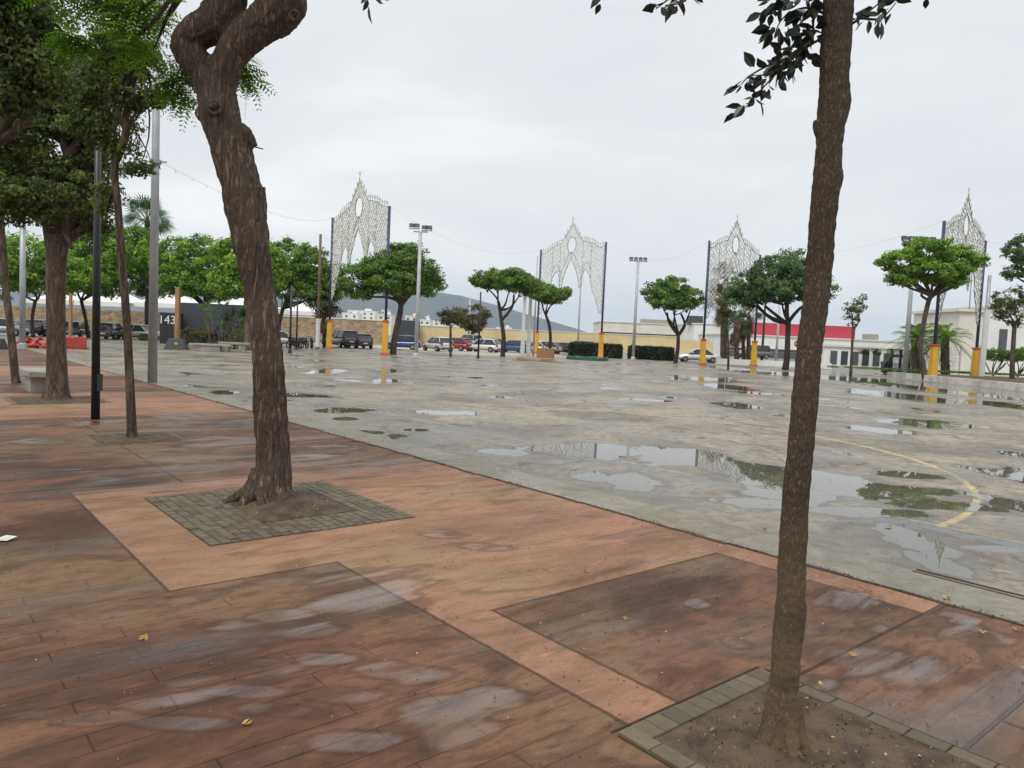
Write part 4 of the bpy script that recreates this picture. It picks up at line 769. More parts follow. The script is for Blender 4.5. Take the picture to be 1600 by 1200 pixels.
build(MB().lathe(T_, [(.03, -.1), (.05, 0), (.05, .12), (.34, .16), (.36, .20), (.20, .30), (.02, .34)], 20), 'lamp_head', M['black'], r_, True); build(MB().lathe(T_, [(.30, .145), (.30, .158)], 20), 'lamp_glass', M['lamp'], r_)
build(MB().box(np.array([r_.location[0]+.08, r_.location[1]-.02, .62]), (.05, .09, .28)), 'access_box', M['black'], r_)
r_, T_ = pole('tall silver pole at the court corner, left of the big leaning trunk', (238, 598), (250, -60), 14, 9, 'silver', 'floodlight_pole', ring=253, cat='pole', foot=False)
mb = MB(); mb.box(T_, (1.6, .1, .1)); build(mb, 'crossarm', M['silver'], r_)
def heads(T, n, sp, r_, tilt=.5, w=.42, face=-1, dz=0.):
    for k in range(n):
        x = (k-(n-1)/2)*sp; h = empty_part('floodlight_head', r_, T+np.array([x, 0, .22+dz]))
        MBx = MB().box((0, 0, 0), (w, .22, w*.8), 0, tilt*face); build(MBx, 'housing', M['darkgrey'], h, local=True); q = MB().box((0, -.12, -.05), (w*.86, .02, w*.66), 0, tilt*face); build(q, 'glass', M['lamp'], h, local=True)
def empty_part(name, parent, loc):
    o = bpy.data.objects.new(name, None); COL.objects.link(o); o.parent = parent; o.location = [float(a) for a in (np.array(loc)-worldloc(parent))]; return o
heads(T_, 3, .6, r_)
pole('grey pole at the far left behind the thin leaning trunk', (35, 545), (37, 340), 9, 8, 'silver')
FG = 'floodlight masts round the court'
r_, T_ = pole('floodlight mast with two paired lamps, in front of the large umbrella tree', (650, 558), (653, 362), 7, 5, 'lightpole', 'floodlight_mast', group=FG, cat='floodlight'); build(MB().box(T_, (1.0, .08, .08)), 'crossarm', M['lightpole'], r_); heads(T_+[-.45, 0, .15], 2, .3, r_, w=.42); heads(T_+[.45, 0, .05], 2, .3, r_, w=.42)
r_, T_ = pole('floodlight mast with four lamps left of the rounded umbrella tree', (989, 562), (996, 408), 5, 4, 'lightpole', 'floodlight_mast', group=FG, cat='floodlight'); build(MB().box(T_, (1.9, .08, .08)), 'crossarm', M['lightpole'], r_); heads(T_, 4, .48, r_, w=.36)
r_, T_ = pole('floodlight mast with five lamps in front of the bright green umbrella tree', (1413, 590), (1427, 378), 8, 5, 'lightpole', 'floodlight_mast', group=FG, cat='floodlight'); build(MB().box(T_+[.35, 0, 0], (2.4, .08, .08)), 'crossarm', M['lightpole'], r_); heads(T_+[.3, 0, 0], 5, .52, r_, w=.42)
pole('thin pale pole standing under the second light arch', (902, 556), (906, 440), 3.2, 2.4, 'lightpole')
pole('tall thin tan pole with a white lower half, left of the first light arch', (496, 546), (498, 366), 5, 4, 'bark_pale', twotone=498)
pole('thin black post in front of the white hatchback', (747, 560), (750, 456), 3, 2.5, 'black', foot=True)
pole('slim grey post beyond the car park wall', (732, 530), (734, 463), 2.6, 2, 'lightpole', Y=118, foot=False)
pole('pale pole with a white lower sleeve right of the eighth yellow post', (1533, 596), (1541, 430), 6, 5, 'silver', twotone=485)
pole('slim grey post left of the broad blue green tree trunk', (1212, 570), (1217, 470), 4, 3, 'lightpole')
pole('slim reddish pole right of the sixth yellow post', (1190, 566), (1195, 475), 4, 3, 'bark_dark')
pole('dark slim post behind the green tree, beside the motorcycles', (453, 552), (454, 450), 3.6, 3, 'black')
pole('slim dark post just left of the tan and white pole', (463, 546), (464, 455), 2.6, 2.4, 'bark_dark')
pole('thin pole left of the third yellow post', (833, 556), (839, 400), 3, 2, 'lightpole', foot=False)
pole('thin aerial pole on the white building at the right', (1513, 500), (1516, 430), 2, 1.5, 'lightpole', Y=75, foot=False)
for (x, lab) in ((818, 'left white concrete post of the twin pair'), (827, 'right white concrete post of the twin pair')):
    B = G(x-2, 556); z = AT(x, 462, B[1])[2]; solo(MB().taper(B, (B[0], B[1], z), (.42, .42), (.30, .30)), 'white_post', M['white'], lab, 'post', B, 'white twin posts', bevel=.03)
# timber posts with trapezoid ballast
for (x, yb, yt, w, lab) in ((277, 531, 449, 7, 'timber post rising behind the dark trapezoid block'), (110, 530, 459, 4.5, 'slim timber post between the parked cars and the red sheet'), (326, 553, 520, 0, '')):
    if not w: continue
    B = AT(x, yb, 52); B[2] = max(B[2], 0); z = AT(x, yt, 52)[2]; solo(MB().taper((B[0], B[1], 0), (B[0], B[1], z), (w*52/FP,)*2, (w*.9*52/FP,)*2), 'timber_post', M['wood'], lab, 'post', (B[0], B[1], 0), bevel=.02)
for (x, y, w, h, lab) in ((276, 546, 34, 17, 'dark grey trapezoid ballast block with a small yellow mark'), (-2, 545, 18, 16, 'dark trapezoid block cut off by the left border')):
    B = G(x, y); s = B[1]/FP; r_ = empty('ballast_block', B, lab, 'block'); build(MB().taper((B[0], B[1], 0), (B[0], B[1], h*s), (w*s, .7), (w*s*.68, .35)), 'block', M['darkgrey'], r_, bevel=.03)
    build(MB().box((B[0]+.1, B[1]-.30, h*s*.55), (.16, .02, .14)), 'mark', M['yellow'], r_)
# benches
def bench(label, x, y, L, H, D, rz, legs=2, Y=None):
    B = G(x, y); r_ = empty('concrete_bench', B, label, 'bench', None, rz)
    build(MB().box((0, 0, H-.07), (L, D, .14)), 'seat', M['concrete'], r_, bevel=.025, local=True)
    for k in range(legs): build(MB().box(((k-(legs-1)/2)*L*.55, 0, (H-.14)/2), (L*.22 if legs > 1 else L*.5, D*.75, H-.14)), 'leg', M['concrete'], r_, bevel=.015, local=True)
bench('thick concrete bench behind the thick trunked tree', 62, 612, 1.5, .5, .62, TH+math.pi/2, 1)
bench('long low concrete bench in front of the flower beds', 329, 549, 2.6, .48, .5, 0, 1)
bench('second concrete bench under the broad leaved plant', 366, 550, 1.9, .62, .5, 0, 2)
# red barriers and sheet
def barrier(label, x, y, w, h, crumple):
    B = G(x, y); s = B[1]/FP; W2 = w*s; H2 = h*s; r_ = empty('red_barrier', B, label, 'barrier'); vs = []; nx, nz = 18, 8
    for i in range(nx+1):
        for j in range(nz+1):
            u, w_ = i/nx, j/nz; px = B[0]+(u-.5)*W2; pz = w_*H2*(1-crumple*(.5*vnoise(np.array([[u*5, 1.5, 2]]))[0]+.25*u)); py = B[1]+crumple*1.2*(vnoise(np.array([[u*6, w_*3, 4]]))[0]-.5)+(.06 if not crumple else .0)*math.sin(u*40)
            vs.append((px, py, pz))
    f = [(i*(nz+1)+j, (i+1)*(nz+1)+j, (i+1)*(nz+1)+j+1, i*(nz+1)+j+1) for i in range(nx) for j in range(nz)]
    o = build(MB().add(vs, f), 'sheet', M['redplastic'], r_, not crumple); sd_ = o.modifiers.new('thick', 'SOLIDIFY'); sd_.thickness = .3
    mb = MB(); 
    for k in (-.42, .42): mb.box((B[0]+k*W2, B[1], .05), (.25, .6, .1))
    build(mb, 'foot', M['redplastic'], r_)
barrier('crumpled red plastic sheeting in front of the parked cars', 56, 544, 40, 17, .7); barrier('straight red barrier panel right of the thick trunk', 113, 545, 42, 19, 0)
# yellow posts with red caps + arches of lights
def boxpost(P, z, r_):
    build(MB().lathe((P[0], P[1], 0), [(.34, .16), (.24, z)], 4) if False else MB().taper((P[0], P[1], .14), (P[0], P[1], z), (.47, .47), (.36, .36), .1), 'yellow_sleeve', M['yellow'], r_, bevel=.02)
    build(MB().taper((P[0], P[1], 0), (P[0], P[1], .16), (.68, .68), (.54, .54), .1), 'red_base', M['red'], r_, bevel=.02)
    build(MB().taper((P[0], P[1], z), (P[0], P[1], z+.14), (.48, .48), (.42, .42), .1), 'red_cap', M['red'], r_, bevel=.02)
def arch(label, p1, t1, s1, p2, t2, s2, apex_h, first):
    A, B = G(*p1), G(*p2); za, zb = AT(*t1, A[1])[2], AT(*t2, B[1])[2]; root = empty('light_arch', (A+B)/2, label, 'light arch', 'tall arches of festive lights around the court')
    for P, z, s in ((A, za, s1), (B, zb, s2)):
        build(MB().tube([P, (P[0], P[1], z)], .105, 10), 'post', M['navy'], root, True); zs = AT(s[0], s[1], P[1])[2]; boxpost(P, zs, root)
    Wd = np.linalg.norm(B-A); D = (B-A)/Wd; H = (za+zb)/2; nrm = np.array([-D[1], D[0], 0])
    def P3(s, z): return A+D*((s+1)/2*Wd*.965+Wd*.0175)+np.array([0, 0, z*H/11.5+(zb-za)*(s)*.5*0])
    top = lambda s: np.interp(abs(s), [0, .03, .08, .14, .22, .32, .42, .56, .68, .8, .92, 1], [apex_h, apex_h-.45, apex_h-.75, apex_h-1.05, apex_h-1.45, apex_h-2.1, apex_h-2.15, apex_h-2.35, apex_h-2.5, apex_h-2.85, apex_h-3.0, 11.2])
    bot = lambda s: np.interp(abs(s), [0, .08, .16, .24, .27, .33, .36, .44, .52, .60, .68, .80, .92, 1], [10.2, 9.7, 9.0, 8.2, 7.3, 6.9, 8.2, 9.0, 8.8, 8.2, 6.9, 6.0, 4.6, 4.4])
    def inside(s, z):
        if abs(s) > 1 or z > top(s) or z < bot(s): return False
        if (s/.135)**2+((z-(apex_h-2.4))/.85)**2 < 1: return False
        return True
    mb = MB(); st = .25; ns = int(Wd/st)
    def seg(mb, s0, z0, s1_, z1, r): mb.tube([P3(s0, z0), P3(s1_, z1)], r, 4, False)
    ds = 2/ns
    for i in range(ns):
        for j in range(14, 62):
            z = j*.25; s0 = -1+i*ds; j2 = (i+j) % 2
            (sa, sb) = (s0, s0+ds) if j2 else (s0+ds, s0)
            if inside((sa+sb)/2, z+.125): seg(mb, sa, z, sb, z+.25, .037)
            if inside(s0+ds/2, z) and rng.random() < .45: # scrolls
                c = np.array([P3(s0+ds/2, z)]); mb.tube([P3(s0+ds/2+ds*.4*math.cos(q), z+.12*math.sin(q)) for q in np.linspace(0, 5.2, 7)], .028, 4, False)
    build(mb, 'lattice', M['lattice'], root)
    mb = MB(); S_ = np.linspace(-1, 1, 61)
    mb.tube([P3(s, top(s)) for s in S_], .035, 5); mb.tube([P3(s, bot(s)) for s in S_], .03, 5)
    mb.tube([P3(.135*math.cos(q), apex_h-2.4+.85*math.sin(q)) for q in np.linspace(0, 6.283, 25)], .04, 5)
    for s in (-.99, -.62, -.36, .36, .62, .99): mb.tube([P3(s, bot(s)), P3(s, top(s))], .025, 4)
    mb.tube([P3(0, 10.2), P3(0, apex_h-3.1)], .03, 4)
    for q in (-1, 1): mb.tube([P3(q*s, z) for s, z in ((.0, apex_h-3.1), (.12, 10.4), (.22, 9.6), (.33, 8.6), (.36, 7.4))], .03, 5); mb.tube([P3(q*s, z) for s, z in ((.36, 8.9), (.44, 9.7), (.54, 9.6), (.62, 8.8))], .03, 5)
    build(mb, 'frame', M['latticedark'], root)
    mb = MB()
    for s in np.linspace(-.96, .96, 25):
        z = top(s); h = .5 if abs(s) > .04 else .55; mb.tube([P3(s, z), P3(s, z+h)], .035, 4); mb.tube([P3(s+.018*math.cos(q), z+h*.7+.13*math.sin(q)) for q in np.linspace(0, 6.28, 7)], .035, 4)
    for s in (-.36, .36): # hanging strings below the panel
        for k in range(5): mb.tube([P3(s+(k-2)*.03, bot(s)), P3(s+(k-2)*.03, bot(s)-.5-.35*(2-abs(k-2)))], .014, 4)
    for s in np.linspace(-.22, .22, 12): mb.tube([P3(s, bot(s)), P3(s, bot(s)-.4)], .014, 4)
    build(mb, 'finial', M['lattice'], root)
    return P3(0, 0), A, B, za, zb
A1 = arch('light arch behind the large umbrella tree, nearest to the big leaning trunk', (514, 545), (520, 340), (516, 502), (601, 554), (606, 322), (603, 503), 14.3, 1)
A2 = arch('light arch beside the flat topped trees, second from the left', (838, 553), (845, 390), (839, 520), (938, 560), (943, 378), (940, 522), 14.0, 0)
A3 = arch('light arch behind the palm group, third from the left', (1097, 570), (1111, 376), (1099, 532), (1177, 572), (1185, 398), (1179, 535), 14.2, 0)
A4 = arch('light arch seen obliquely behind the bright green umbrella tree', (1456, 595), (1472, 345), (1460, 541), (1522, 595), (1536, 376), (1525, 546), 14.3, 0)
def cable(label, P, Q, sag, r=.005, n=14):
    P, Q = np.array(P, float), np.array(Q, float); pts = [P+(Q-P)*k/n-np.array([0, 0, sag*4*(k/n)*(1-k/n)]) for k in range(n+1)]; mb = MB().tube(pts, r, 4)
    for k in range(1, n*2):
        q = P+(Q-P)*k/(2*n)-np.array([0, 0, sag*4*(k/2/n)*(1-k/2/n)]); mb.tube([q, q-[0, 0, .09]], [r*1.8, r*1.2], 4)
    solo(mb, 'light_cable', M['silver'], label, 'cable', group='thin cables of lights strung between the posts')
def up(P, z): return np.array([P[0], P[1], z])
cable('cable of small lights from the first arch to the second arch', up(A1[2], A1[4]), up(A2[1], A2[3]), 1.6); cable('cable of small lights from the second arch to the third arch', up(A2[2], A2[4]), up(A3[1], A3[3]), 1.8)
cable('cable of small lights from the third arch to the fourth arch', up(A3[2], A3[4]), up(A4[1], A4[3]), .9); cable('cable running left from the first light arch toward the silver pole', up(A1[1], A1[3]), AT(245, 250, 20.5), .8)
cable('cable running right from the fourth light arch out of the picture', up(A4[2], A4[4]), AT(1700, 365, 52), .6)
# ------------------------------------------------------------------ vehicles
carpaint = {}
def paint(c):
    if c not in carpaint:
        m, t, b = newmat('car_paint'); b.inputs['Base Color'].default_value = (*c, 1); b.inputs['Roughness'].default_value = .25; b.inputs['Metallic'].default_value = .1; b.inputs['Coat Weight'].default_value = .6
        v = objc(t); t.links.new(mixc(t, math_(t, 'MULTIPLY', noise(t, v, 2, 4), .3), c, tuple(x*.75+.02 for x in c)), b.inputs['Base Color']); carpaint[c] = m
    return carpaint[c]
def loft(st, n=12, p=3.2):
    """st: (x, z bottom, z top, half width)"""
    mb = MB(); vs = []; m_ = len(st)
    for x, z0, z1, w in st:
        for k in range(n):
            a = 2*math.pi*(k+.5)/n; ca, sa = math.cos(a), math.sin(a); r = (abs(ca)**p+abs(sa)**p)**(-1/p); vs.append((x, w*ca*r, (z0+z1)/2+(z1-z0)/2*sa*r))
    fs = [(i*n+k, i*n+(k+1) % n, (i+1)*n+(k+1) % n, (i+1)*n+k) for i in range(m_-1) for k in range(n)]+[tuple(range(n-1, -1, -1)), tuple((m_-1)*n+k for k in range(n))]
    return mb.add(vs, fs)
KIND = {'hatch': (3.95, .86, 1.46, -1.80, -1.35, .35, 1.05, .92), 'sedan': (4.5, .87, 1.42, -1.45, -.85, .35, 1.10, .90), 'suv': (4.5, .92, 1.72, -2.05, -1.75, .45, 1.15, 1.05)}
protos = {}
def car(label, x, y, rz, col, kind='hatch', sc=1., Y=None):
    L, w, H, rb, rt_, ft, fb, belt = KIND[kind]; P = G(x, y) if Y is None else AT(x, y, Y); P[2] = 0 if Y is None else max(P[2], 0)
    r_ = empty('parked_car', P, label, 'car', 'parked cars beyond the court', rz); pm = paint(col); h = L/2
    body = loft([(-h, .32, belt-.22, w*.82), (-h+.12, .24, belt-.02, w*.93), (-h*.7, .22, belt+.03, w), (-h*.2, .22, belt+.02, w), (h*.35, .22, belt, w), (h*.6, .22, belt-.06, w*.98), (h*.85, .24, belt-.17, w*.92), (h*.97, .28, belt-.32, w*.8), (h, .34, belt-.42, w*.7)], 16)
    build(body, 'body', pm, r_, True, local=True)
    g = [(rb, belt-.03), (rt_, H-.05), (ft, H-.05), (fb, belt-.03)]; mb = MB(); vs = [(x_, sg*(w*.93 if i in (0, 3) else w*.74), z_) for sg in (-1, 1) for i, (x_, z_) in enumerate(g)]
    mb.add(vs, [(0, 1, 2, 3), (7, 6, 5, 4), (0, 4, 5, 1), (1, 5, 6, 2), (2, 6, 7, 3)]); build(mb, 'window_glass', M['glass'], r_, local=True)
    mb = MB()
    for a, b_ in ((0, 1), (3, 2), (4, 5), (7, 6)): mb.tube([vs[a], vs[b_]], .045, 6)
    for sg in (0, 4):
        m0 = np.array(vs[0+sg])*.45+np.array(vs[3+sg])*.55; m1 = np.array(vs[1+sg])*.5+np.array(vs[2+sg])*.5; mb.tube([m0, m1], .04, 5)
    build(mb, 'pillars', pm, r_, True, local=True)
    build(loft([(rt_-.12, H-.1, H-.05, w*.70), (rt_, H-.1, H-.005, w*.76), ((rt_+ft)/2, H-.1, H+.02, w*.78), (ft-.1, H-.1, H-.01, w*.76), (ft+.05, H-.12, H-.07, w*.70)], 12), 'roof', pm, r_, True, local=True)
    for wx in (-h*.62, h*.64):
        for sg in (-1, 1):
            o = build(MB().tube([(wx, sg*(w-.20), .31), (wx, sg*(w+.012), .31)], .31, 18), 'wheel', M['tyre'], r_, local=True); build(MB().tube([(wx, sg*(w-.05), .31), (wx, sg*(w+.022), .31)], .19, 12), 'rim', M['rim'], o, local=True)
    for sg in (-1, 1):
        build(MB().box((h*.93, sg*w*.66, belt-.33), (.16, .30, .13)), 'headlight', M['lamp'], r_, bevel=.03, local=True); build(MB().box((-h+.05, sg*w*.76, belt-.16), (.14, .20, .24)), 'tail_light', M['tail'], r_, bevel=.03, local=True)
        build(MB().box((ft+.35, sg*(w+.03), belt+.06), (.12, .16, .12)), 'mirror', pm, r_, bevel=.03, local=True)
    build(MB().box((-h-.005, 0, belt-.40), (.02, .48, .11)), 'number_plate', M['white'], r_, local=True); build(MB().box((h-.0, 0, .42), (.05, .48, .11)), 'number_plate', M['white'], r_, local=True)
    build(MB().box((-h+.01, 0, .36), (.10, w*1.5, .12)).box((h-.03, 0, .32), (.10, w*1.25, .10)), 'bumper_trim', M['darkgrey'], r_, bevel=.02, local=True)
    r_.scale = (sc,)*3; return r_
WH, SI, BK, BL_, RD, GR, TE = (.70, .70, .70), (.42, .43, .45), (.012, .013, .016), (.03, .09, .28), (.38, .02, .03), (.12, .13, .14), (.02, .07, .07)
R_ = math.radians
car('silver hatchback at the left border behind the thin leaning trunk', 6, 524, R_(10), SI); car('black hatchback left of the thick trunk', 66, 525, R_(98), BK); car('dark grey car right of the thick trunk behind the red barrier', 118, 527, R_(104), (.10, .13, .17), 'hatch')
car('black car with red tail light left of the silver pole', 172, 530, R_(100), (.03, .032, .036), 'hatch'); car('pale silver car directly behind the silver pole', 214, 531, R_(170), SI, 'sedan')
car('white car just right of the big leaning trunk', 437, 541, R_(20), WH, 'sedan'); car('black sport utility car right of the first yellow post', 536, 543, R_(124), BK, 'suv'); car('black hatchback right of the black sport utility car', 562, 544, R_(118), (.02, .022, .03), 'hatch')
car('blue hatchback between the second yellow post and the first floodlight mast', 629, 546, R_(175), BL_); car('silver hatchback seen from behind, left of the red car', 684, 549, R_(125), (.5, .5, .51)); car('red hatchback between the silver and white hatchbacks', 712, 548, R_(150), RD)
car('silver car in the second row above the white hatchback', 733, 542, R_(130), SI, 'suv', Y=104); car('white hatchback right of the thin black post', 755, 550, R_(158), WH); car('black car in the second row right of the white hatchback', 774, 546, R_(155), BK, 'sedan', Y=98)
car('blue car beside the flat topped tree trunk', 802, 551, R_(160), (.04, .11, .25)); car('white car behind the white twin posts', 828, 551, R_(160), WH); car('grey car right of the third yellow post', 853, 552, R_(150), (.3, .3, .3), 'hatch')
car('black sedan between the flat topped tree and the green mat', 880, 553, R_(25), BK, 'sedan'); car('dark teal car left of the clipped hedges', 905, 552, R_(150), TE, 'suv')
car('white sedan seen from the side left of the fifth yellow post', 1090, 566, R_(178), (.75, .75, .74), 'sedan', 1.); car('small black car in front of the white kiosk', 1314, 556, R_(185), BK, 'sedan', Y=100); car('dark car behind the palm group', 1176, 560, R_(180), GR, 'suv', Y=95)
def moto(label, x, y, rz):
    P = G(x, y); r_ = empty('motorcycle', P, label, 'motorcycle', 'motorcycles parked in a row', rz)
    for wx in (-.68, .68): o = build(MB().tube([(wx+.30*math.cos(q), 0, .31+.30*math.sin(q)) for q in np.linspace(0, 6.283, 19)], .055, 6), 'wheel', M['tyre'], r_, True, local=True); build(MB().tube([(wx, -.05, .31), (wx, .05, .31)], .1, 8), 'hub', M['rim'], o, local=True)
    build(loft([(-.75, .62, .78, .09), (-.45, .45, .85, .14), (0, .30, .86, .17), (.35, .42, .95, .16), (.52, .60, .92, .08)], 10, 2.4), 'body', paint(BK), r_, True, local=True); build(loft([(-.8, .80, .88, .10), (-.3, .78, .92, .13), (.05, .80, .88, .08)], 8), 'seat', M['tyre'], r_, True, local=True)
    build(MB().tube([(.68, 0, .31), (.45, 0, 1.02)], .035, 6).tube([(.38, -.34, 1.08), (.47, 0, 1.03), (.38, .34, 1.08)], .02, 6), 'handlebar', M['rim'], r_, local=True); build(MB().lathe((.55, 0, .84), [(.03, 0), (.09, .05), (.09, .12), (.03, .16)], 10), 'headlight', M['lamp'], r_, local=True)
for k, (x, lab) in enumerate(((461, 'motorcycle nearest to the dark slim posts'), (474, 'middle motorcycle of the parked row'), (487, 'motorcycle nearest to the tan and white pole'))): moto(lab, x, 544, R_(60+20*k))
# ------------------------------------------------------------------ walls and buildings
def slab(name, mat, label, cat, x0, x1, ytop, Y, depth=.4, ybase=None, coping=None, group=None, Y1=None):
    """a wall or block whose front runs from pixel column x0 to x1, its top at the given row"""
    yt = ytop if isinstance(ytop, tuple) else (ytop, ytop); P, Q = AT(x0, yt[0], Y), AT(x1, yt[1], Y1 or Y); h = (P[2]+Q[2])/2; rz = math.atan2(Q[1]-P[1], Q[0]-P[0]); L = math.hypot(Q[0]-P[0], Q[1]-P[1]); c = (P+Q)/2
    r_ = empty(name, (c[0], c[1], 0), label, cat, group, rz); build(MB().box((0, depth/2, h/2), (L, depth, h)), 'wall', M[mat], r_, local=True)
    if coping: build(MB().box((0, depth/2, h+.06), (L+.1, depth+.16, .12)), 'coping', M[coping], r_, local=True)
    return r_, L, h
m, t, b = newmat('rubble_stone'); v = objc(t); vo = t.nodes.new('ShaderNodeTexVoronoi'); vo.inputs['Scale'].default_value = 2.4; mpn = t.nodes.new('ShaderNodeMapping'); mpn.inputs['Scale'].default_value = (1, 1, 1.6); t.links.new(v, mpn.inputs[0]); t.links.new(mpn.outputs[0], vo.inputs['Vector'])
c = mixc(t, noise(t, v, .6, 5), (.40, .29, .16), (.55, .42, .26)); hs = t.nodes.new('ShaderNodeSeparateColor'); t.links.new(vo.outputs['Color'], hs.inputs[0]); c = mixc(t, math_(t, 'MULTIPLY', hs.outputs[0], .7), c, (.17, .12, .08)); vo2 = t.nodes.new('ShaderNodeTexVoronoi'); vo2.feature = 'DISTANCE_TO_EDGE'; vo2.inputs['Scale'].default_value = 2.4; t.links.new(mpn.outputs[0], vo2.inputs['Vector'])
c = mixc(t, rng_(t, vo2.outputs['Distance'], .05, .0), c, (.14, .11, .08)); t.links.new(c, b.inputs['Base Color']); b.inputs['Roughness'].default_value = .9; bump(t, b, vo2.outputs['Distance'], .6, .05); M['stone'] = m
slab('stone_wall', 'stone', 'tan rubble stone wall behind the parked cars at the left', 'wall', -120, 262, (478, 482), 78, .6)
slab('stone_wall', 'stone', 'tan stone wall between the big leaning trunk and the blue car', 'wall', 440, 604, (497, 499), 100, .6, coping='render_cream')
slab('yellow_wall', 'render_yellow', 'long pale yellow wall behind the parked cars and hedges', 'wall', 655, 1062, (507, 529), 128, .4, coping='render_cream')
slab('yellow_wall', 'render_yellow', 'short yellow wall with pillars right of the rounded umbrella tree', 'wall', 1063, 1115, (531, 533), 118, .5)
slab('low_wall', 'render_white', 'low white wall under the palm group', 'wall', 1120, 1300, (562, 566), 74, .4)
slab('gate_pier', 'darkgrey', 'grey gateway between the stone wall and the yellow wall', 'gate', 620, 655, (500, 501), 126, 1.2)
# grey container and small black kiosk with white lettering
slab('container', 'darkgrey', 'long dark grey container behind the flower beds', 'container', 280, 400, (474, 476), 62, 2.6)
r_, L, h = slab('kiosk', 'black', 'small black kiosk with white painted lettering beside the container', 'kiosk', 250, 273, (488, 489), 60, 1.6)
def text(s, size, mat, parent, loc, rz=0., name='lettering', rx=math.pi/2):
    cu = bpy.data.curves.new('t', 'FONT'); cu.body = s; cu.size = size; cu.align_x = 'CENTER'; cu.align_y = 'CENTER'; cu.extrude = .01; o = bpy.data.objects.new('t', cu); COL.objects.link(o)
    me = bpy.data.meshes.new_from_object(o.evaluated_get(bpy.context.evaluated_depsgraph_get())); bpy.data.objects.remove(o); me.materials.clear(); q = link(name, me, mat, parent); q.location = loc; q.rotation_euler = (rx, 0, rz); return q
text('143', .95, M['white'], r_, (0, -.02, h-.6))
# marquees
def marquee(label, x0, x1, ytop, yeave, Y, peaks):
    P, Q = AT(x0, yeave, Y), AT(x1, yeave, Y); ze = (P[2]+Q[2])/2; zt = AT((x0+x1)/2, ytop, Y)[2]; r_ = empty('marquee', ((P[0]+Q[0])/2, Y, 0), label, 'marquee', 'white canvas marquees behind the stone wall'); W2 = (Q[0]-P[0])/peaks
    for k in range(peaks):
        cx = P[0]+W2*(k+.5); vs = [(cx-W2/2, Y, ze), (cx+W2/2, Y, ze), (cx+W2/2, Y+10, ze), (cx-W2/2, Y+10, ze)]; n = 6; mb = MB(); rows = []
        for j in range(n+1):
            f = j/n; s = 1-f; z = ze+(zt-ze)*f**1.5; s = max(s, .02); rows += [(cx-W2/2*s, Y+5-5*s, z), (cx+W2/2*s, Y+5-5*s, z), (cx+W2/2*s, Y+5+5*s, z), (cx-W2/2*s, Y+5+5*s, z)]
        mb.add(rows, [(j*4+i, j*4+(i+1) % 4, (j+1)*4+(i+1) % 4, (j+1)*4+i) for j in range(n) for i in range(4)]); mb.box((cx, Y, ze-.3), (W2*.98, .05, .6)); build(mb, 'canopy', M['tent'], r_)
        build(MB().tube([(cx-W2/2+.1, Y+.1, 0), (cx-W2/2+.1, Y+.1, ze)], .07, 6), 'leg', M['lightpole'], r_)
marquee('marquee with a peaked roof at the left behind the thick trunk', 40, 190, 444, 469, 95, 2); marquee('long low marquee behind the grey container', 195, 420, 452, 476, 98, 2); marquee('marquee seen right of the big leaning trunk', 425, 512, 464, 486, 110, 1)
# long flat roofed hall behind the yellow wall
def hall(label, x0, x1, ytop, Y, bands, mat='render_cream', depth=20, name='hall', Y1=None, group=None):
    r_, L, h = slab(name, mat, label, 'building', x0, x1, ytop, Y, depth, group=group, Y1=Y1)
    for (u0, u1, z0, z1, mm, nm) in bands: build(MB().box(((u0+u1-1)*L/2, -.03, (z0+z1)/2*h), ((u1-u0)*L, .1, (z1-z0)*h)), nm, M[mm], r_, local=True)
    build(MB().box((0, depth/2, h+.12), (L+.5, depth+.5, .24)), 'roof', M['render_cream'], r_, local=True); return r_, L, h
hall('long cream hall with a dark window band behind the yellow wall', 938, 1105, (504, 509), 230, [(.02, .96, .28, .62, 'darkgrey', 'window_band'), (.0, .12, .36, .60, 'redsign', 'red_awning')])
hall('white block right of the cream hall', 1085, 1132, (506, 508), 190, [(.1, .9, .15, .35, 'darkgrey', 'window_band')], 'render_white')
r_, L, h = hall('long white hall with a crimson roof sign at the right', 1130, 1420, (525, 533), 150, [(.0, 1., .30, .42, 'darkgrey', 'painted_shadow_band'), (.0, .55, 0, .28, 'dashes', 'shop_front')], 'render_white')  # solid dark strip stands in for the shadow line across the front
build(MB().box((-L*.10, 2, h+1.4), (L*.66, .6, 2.7)), 'crimson_sign', M['redsign'], r_, local=True)
r_, L, h = hall('small white kiosk building with dark bays right of the near trunk', 1288, 1392, (541, 545), 92, [(.10+.16*k, .10+.16*k+.10, .08, .78, 'darkgrey' if k % 2 else 'dashes', 'bay') for k in range(6)], 'render_white', 6, 'kiosk_building')
C_, T_ = crown_pts([((r_.location[0]+1.2, r_.location[1]-1, h*.82), (2.2, .4, .35))], 14, 40, .4, .2); quadmesh('creeper', leaves_at(C_, .22), T_, M['leaf_hedge'], r_)
r_, L, h = hall('slanted white building at the right edge', 1500, 1545, (487, 488), 70, [], 'render_cream', 8, 'white_building'); hall('wide white building cut off by the right border', 1546, 1700, (482, 488), 75, [(.12, .2, .35, .7, 'dashes', 'window')], 'render_white', 12, 'white_building')
def rooftop(Y, items):
    for (x, ytop, ybot, w, mat, lab) in items:
        P, Q = AT(x, ytop, Y), AT(x, ybot, Y); s_ = Y/FP; solo(MB().box((P[0], Y+4, (P[2]+Q[2])/2), (w*s_, 3, P[2]-Q[2])), 'roof_unit', M[mat], lab, 'roof unit', bevel=.1)
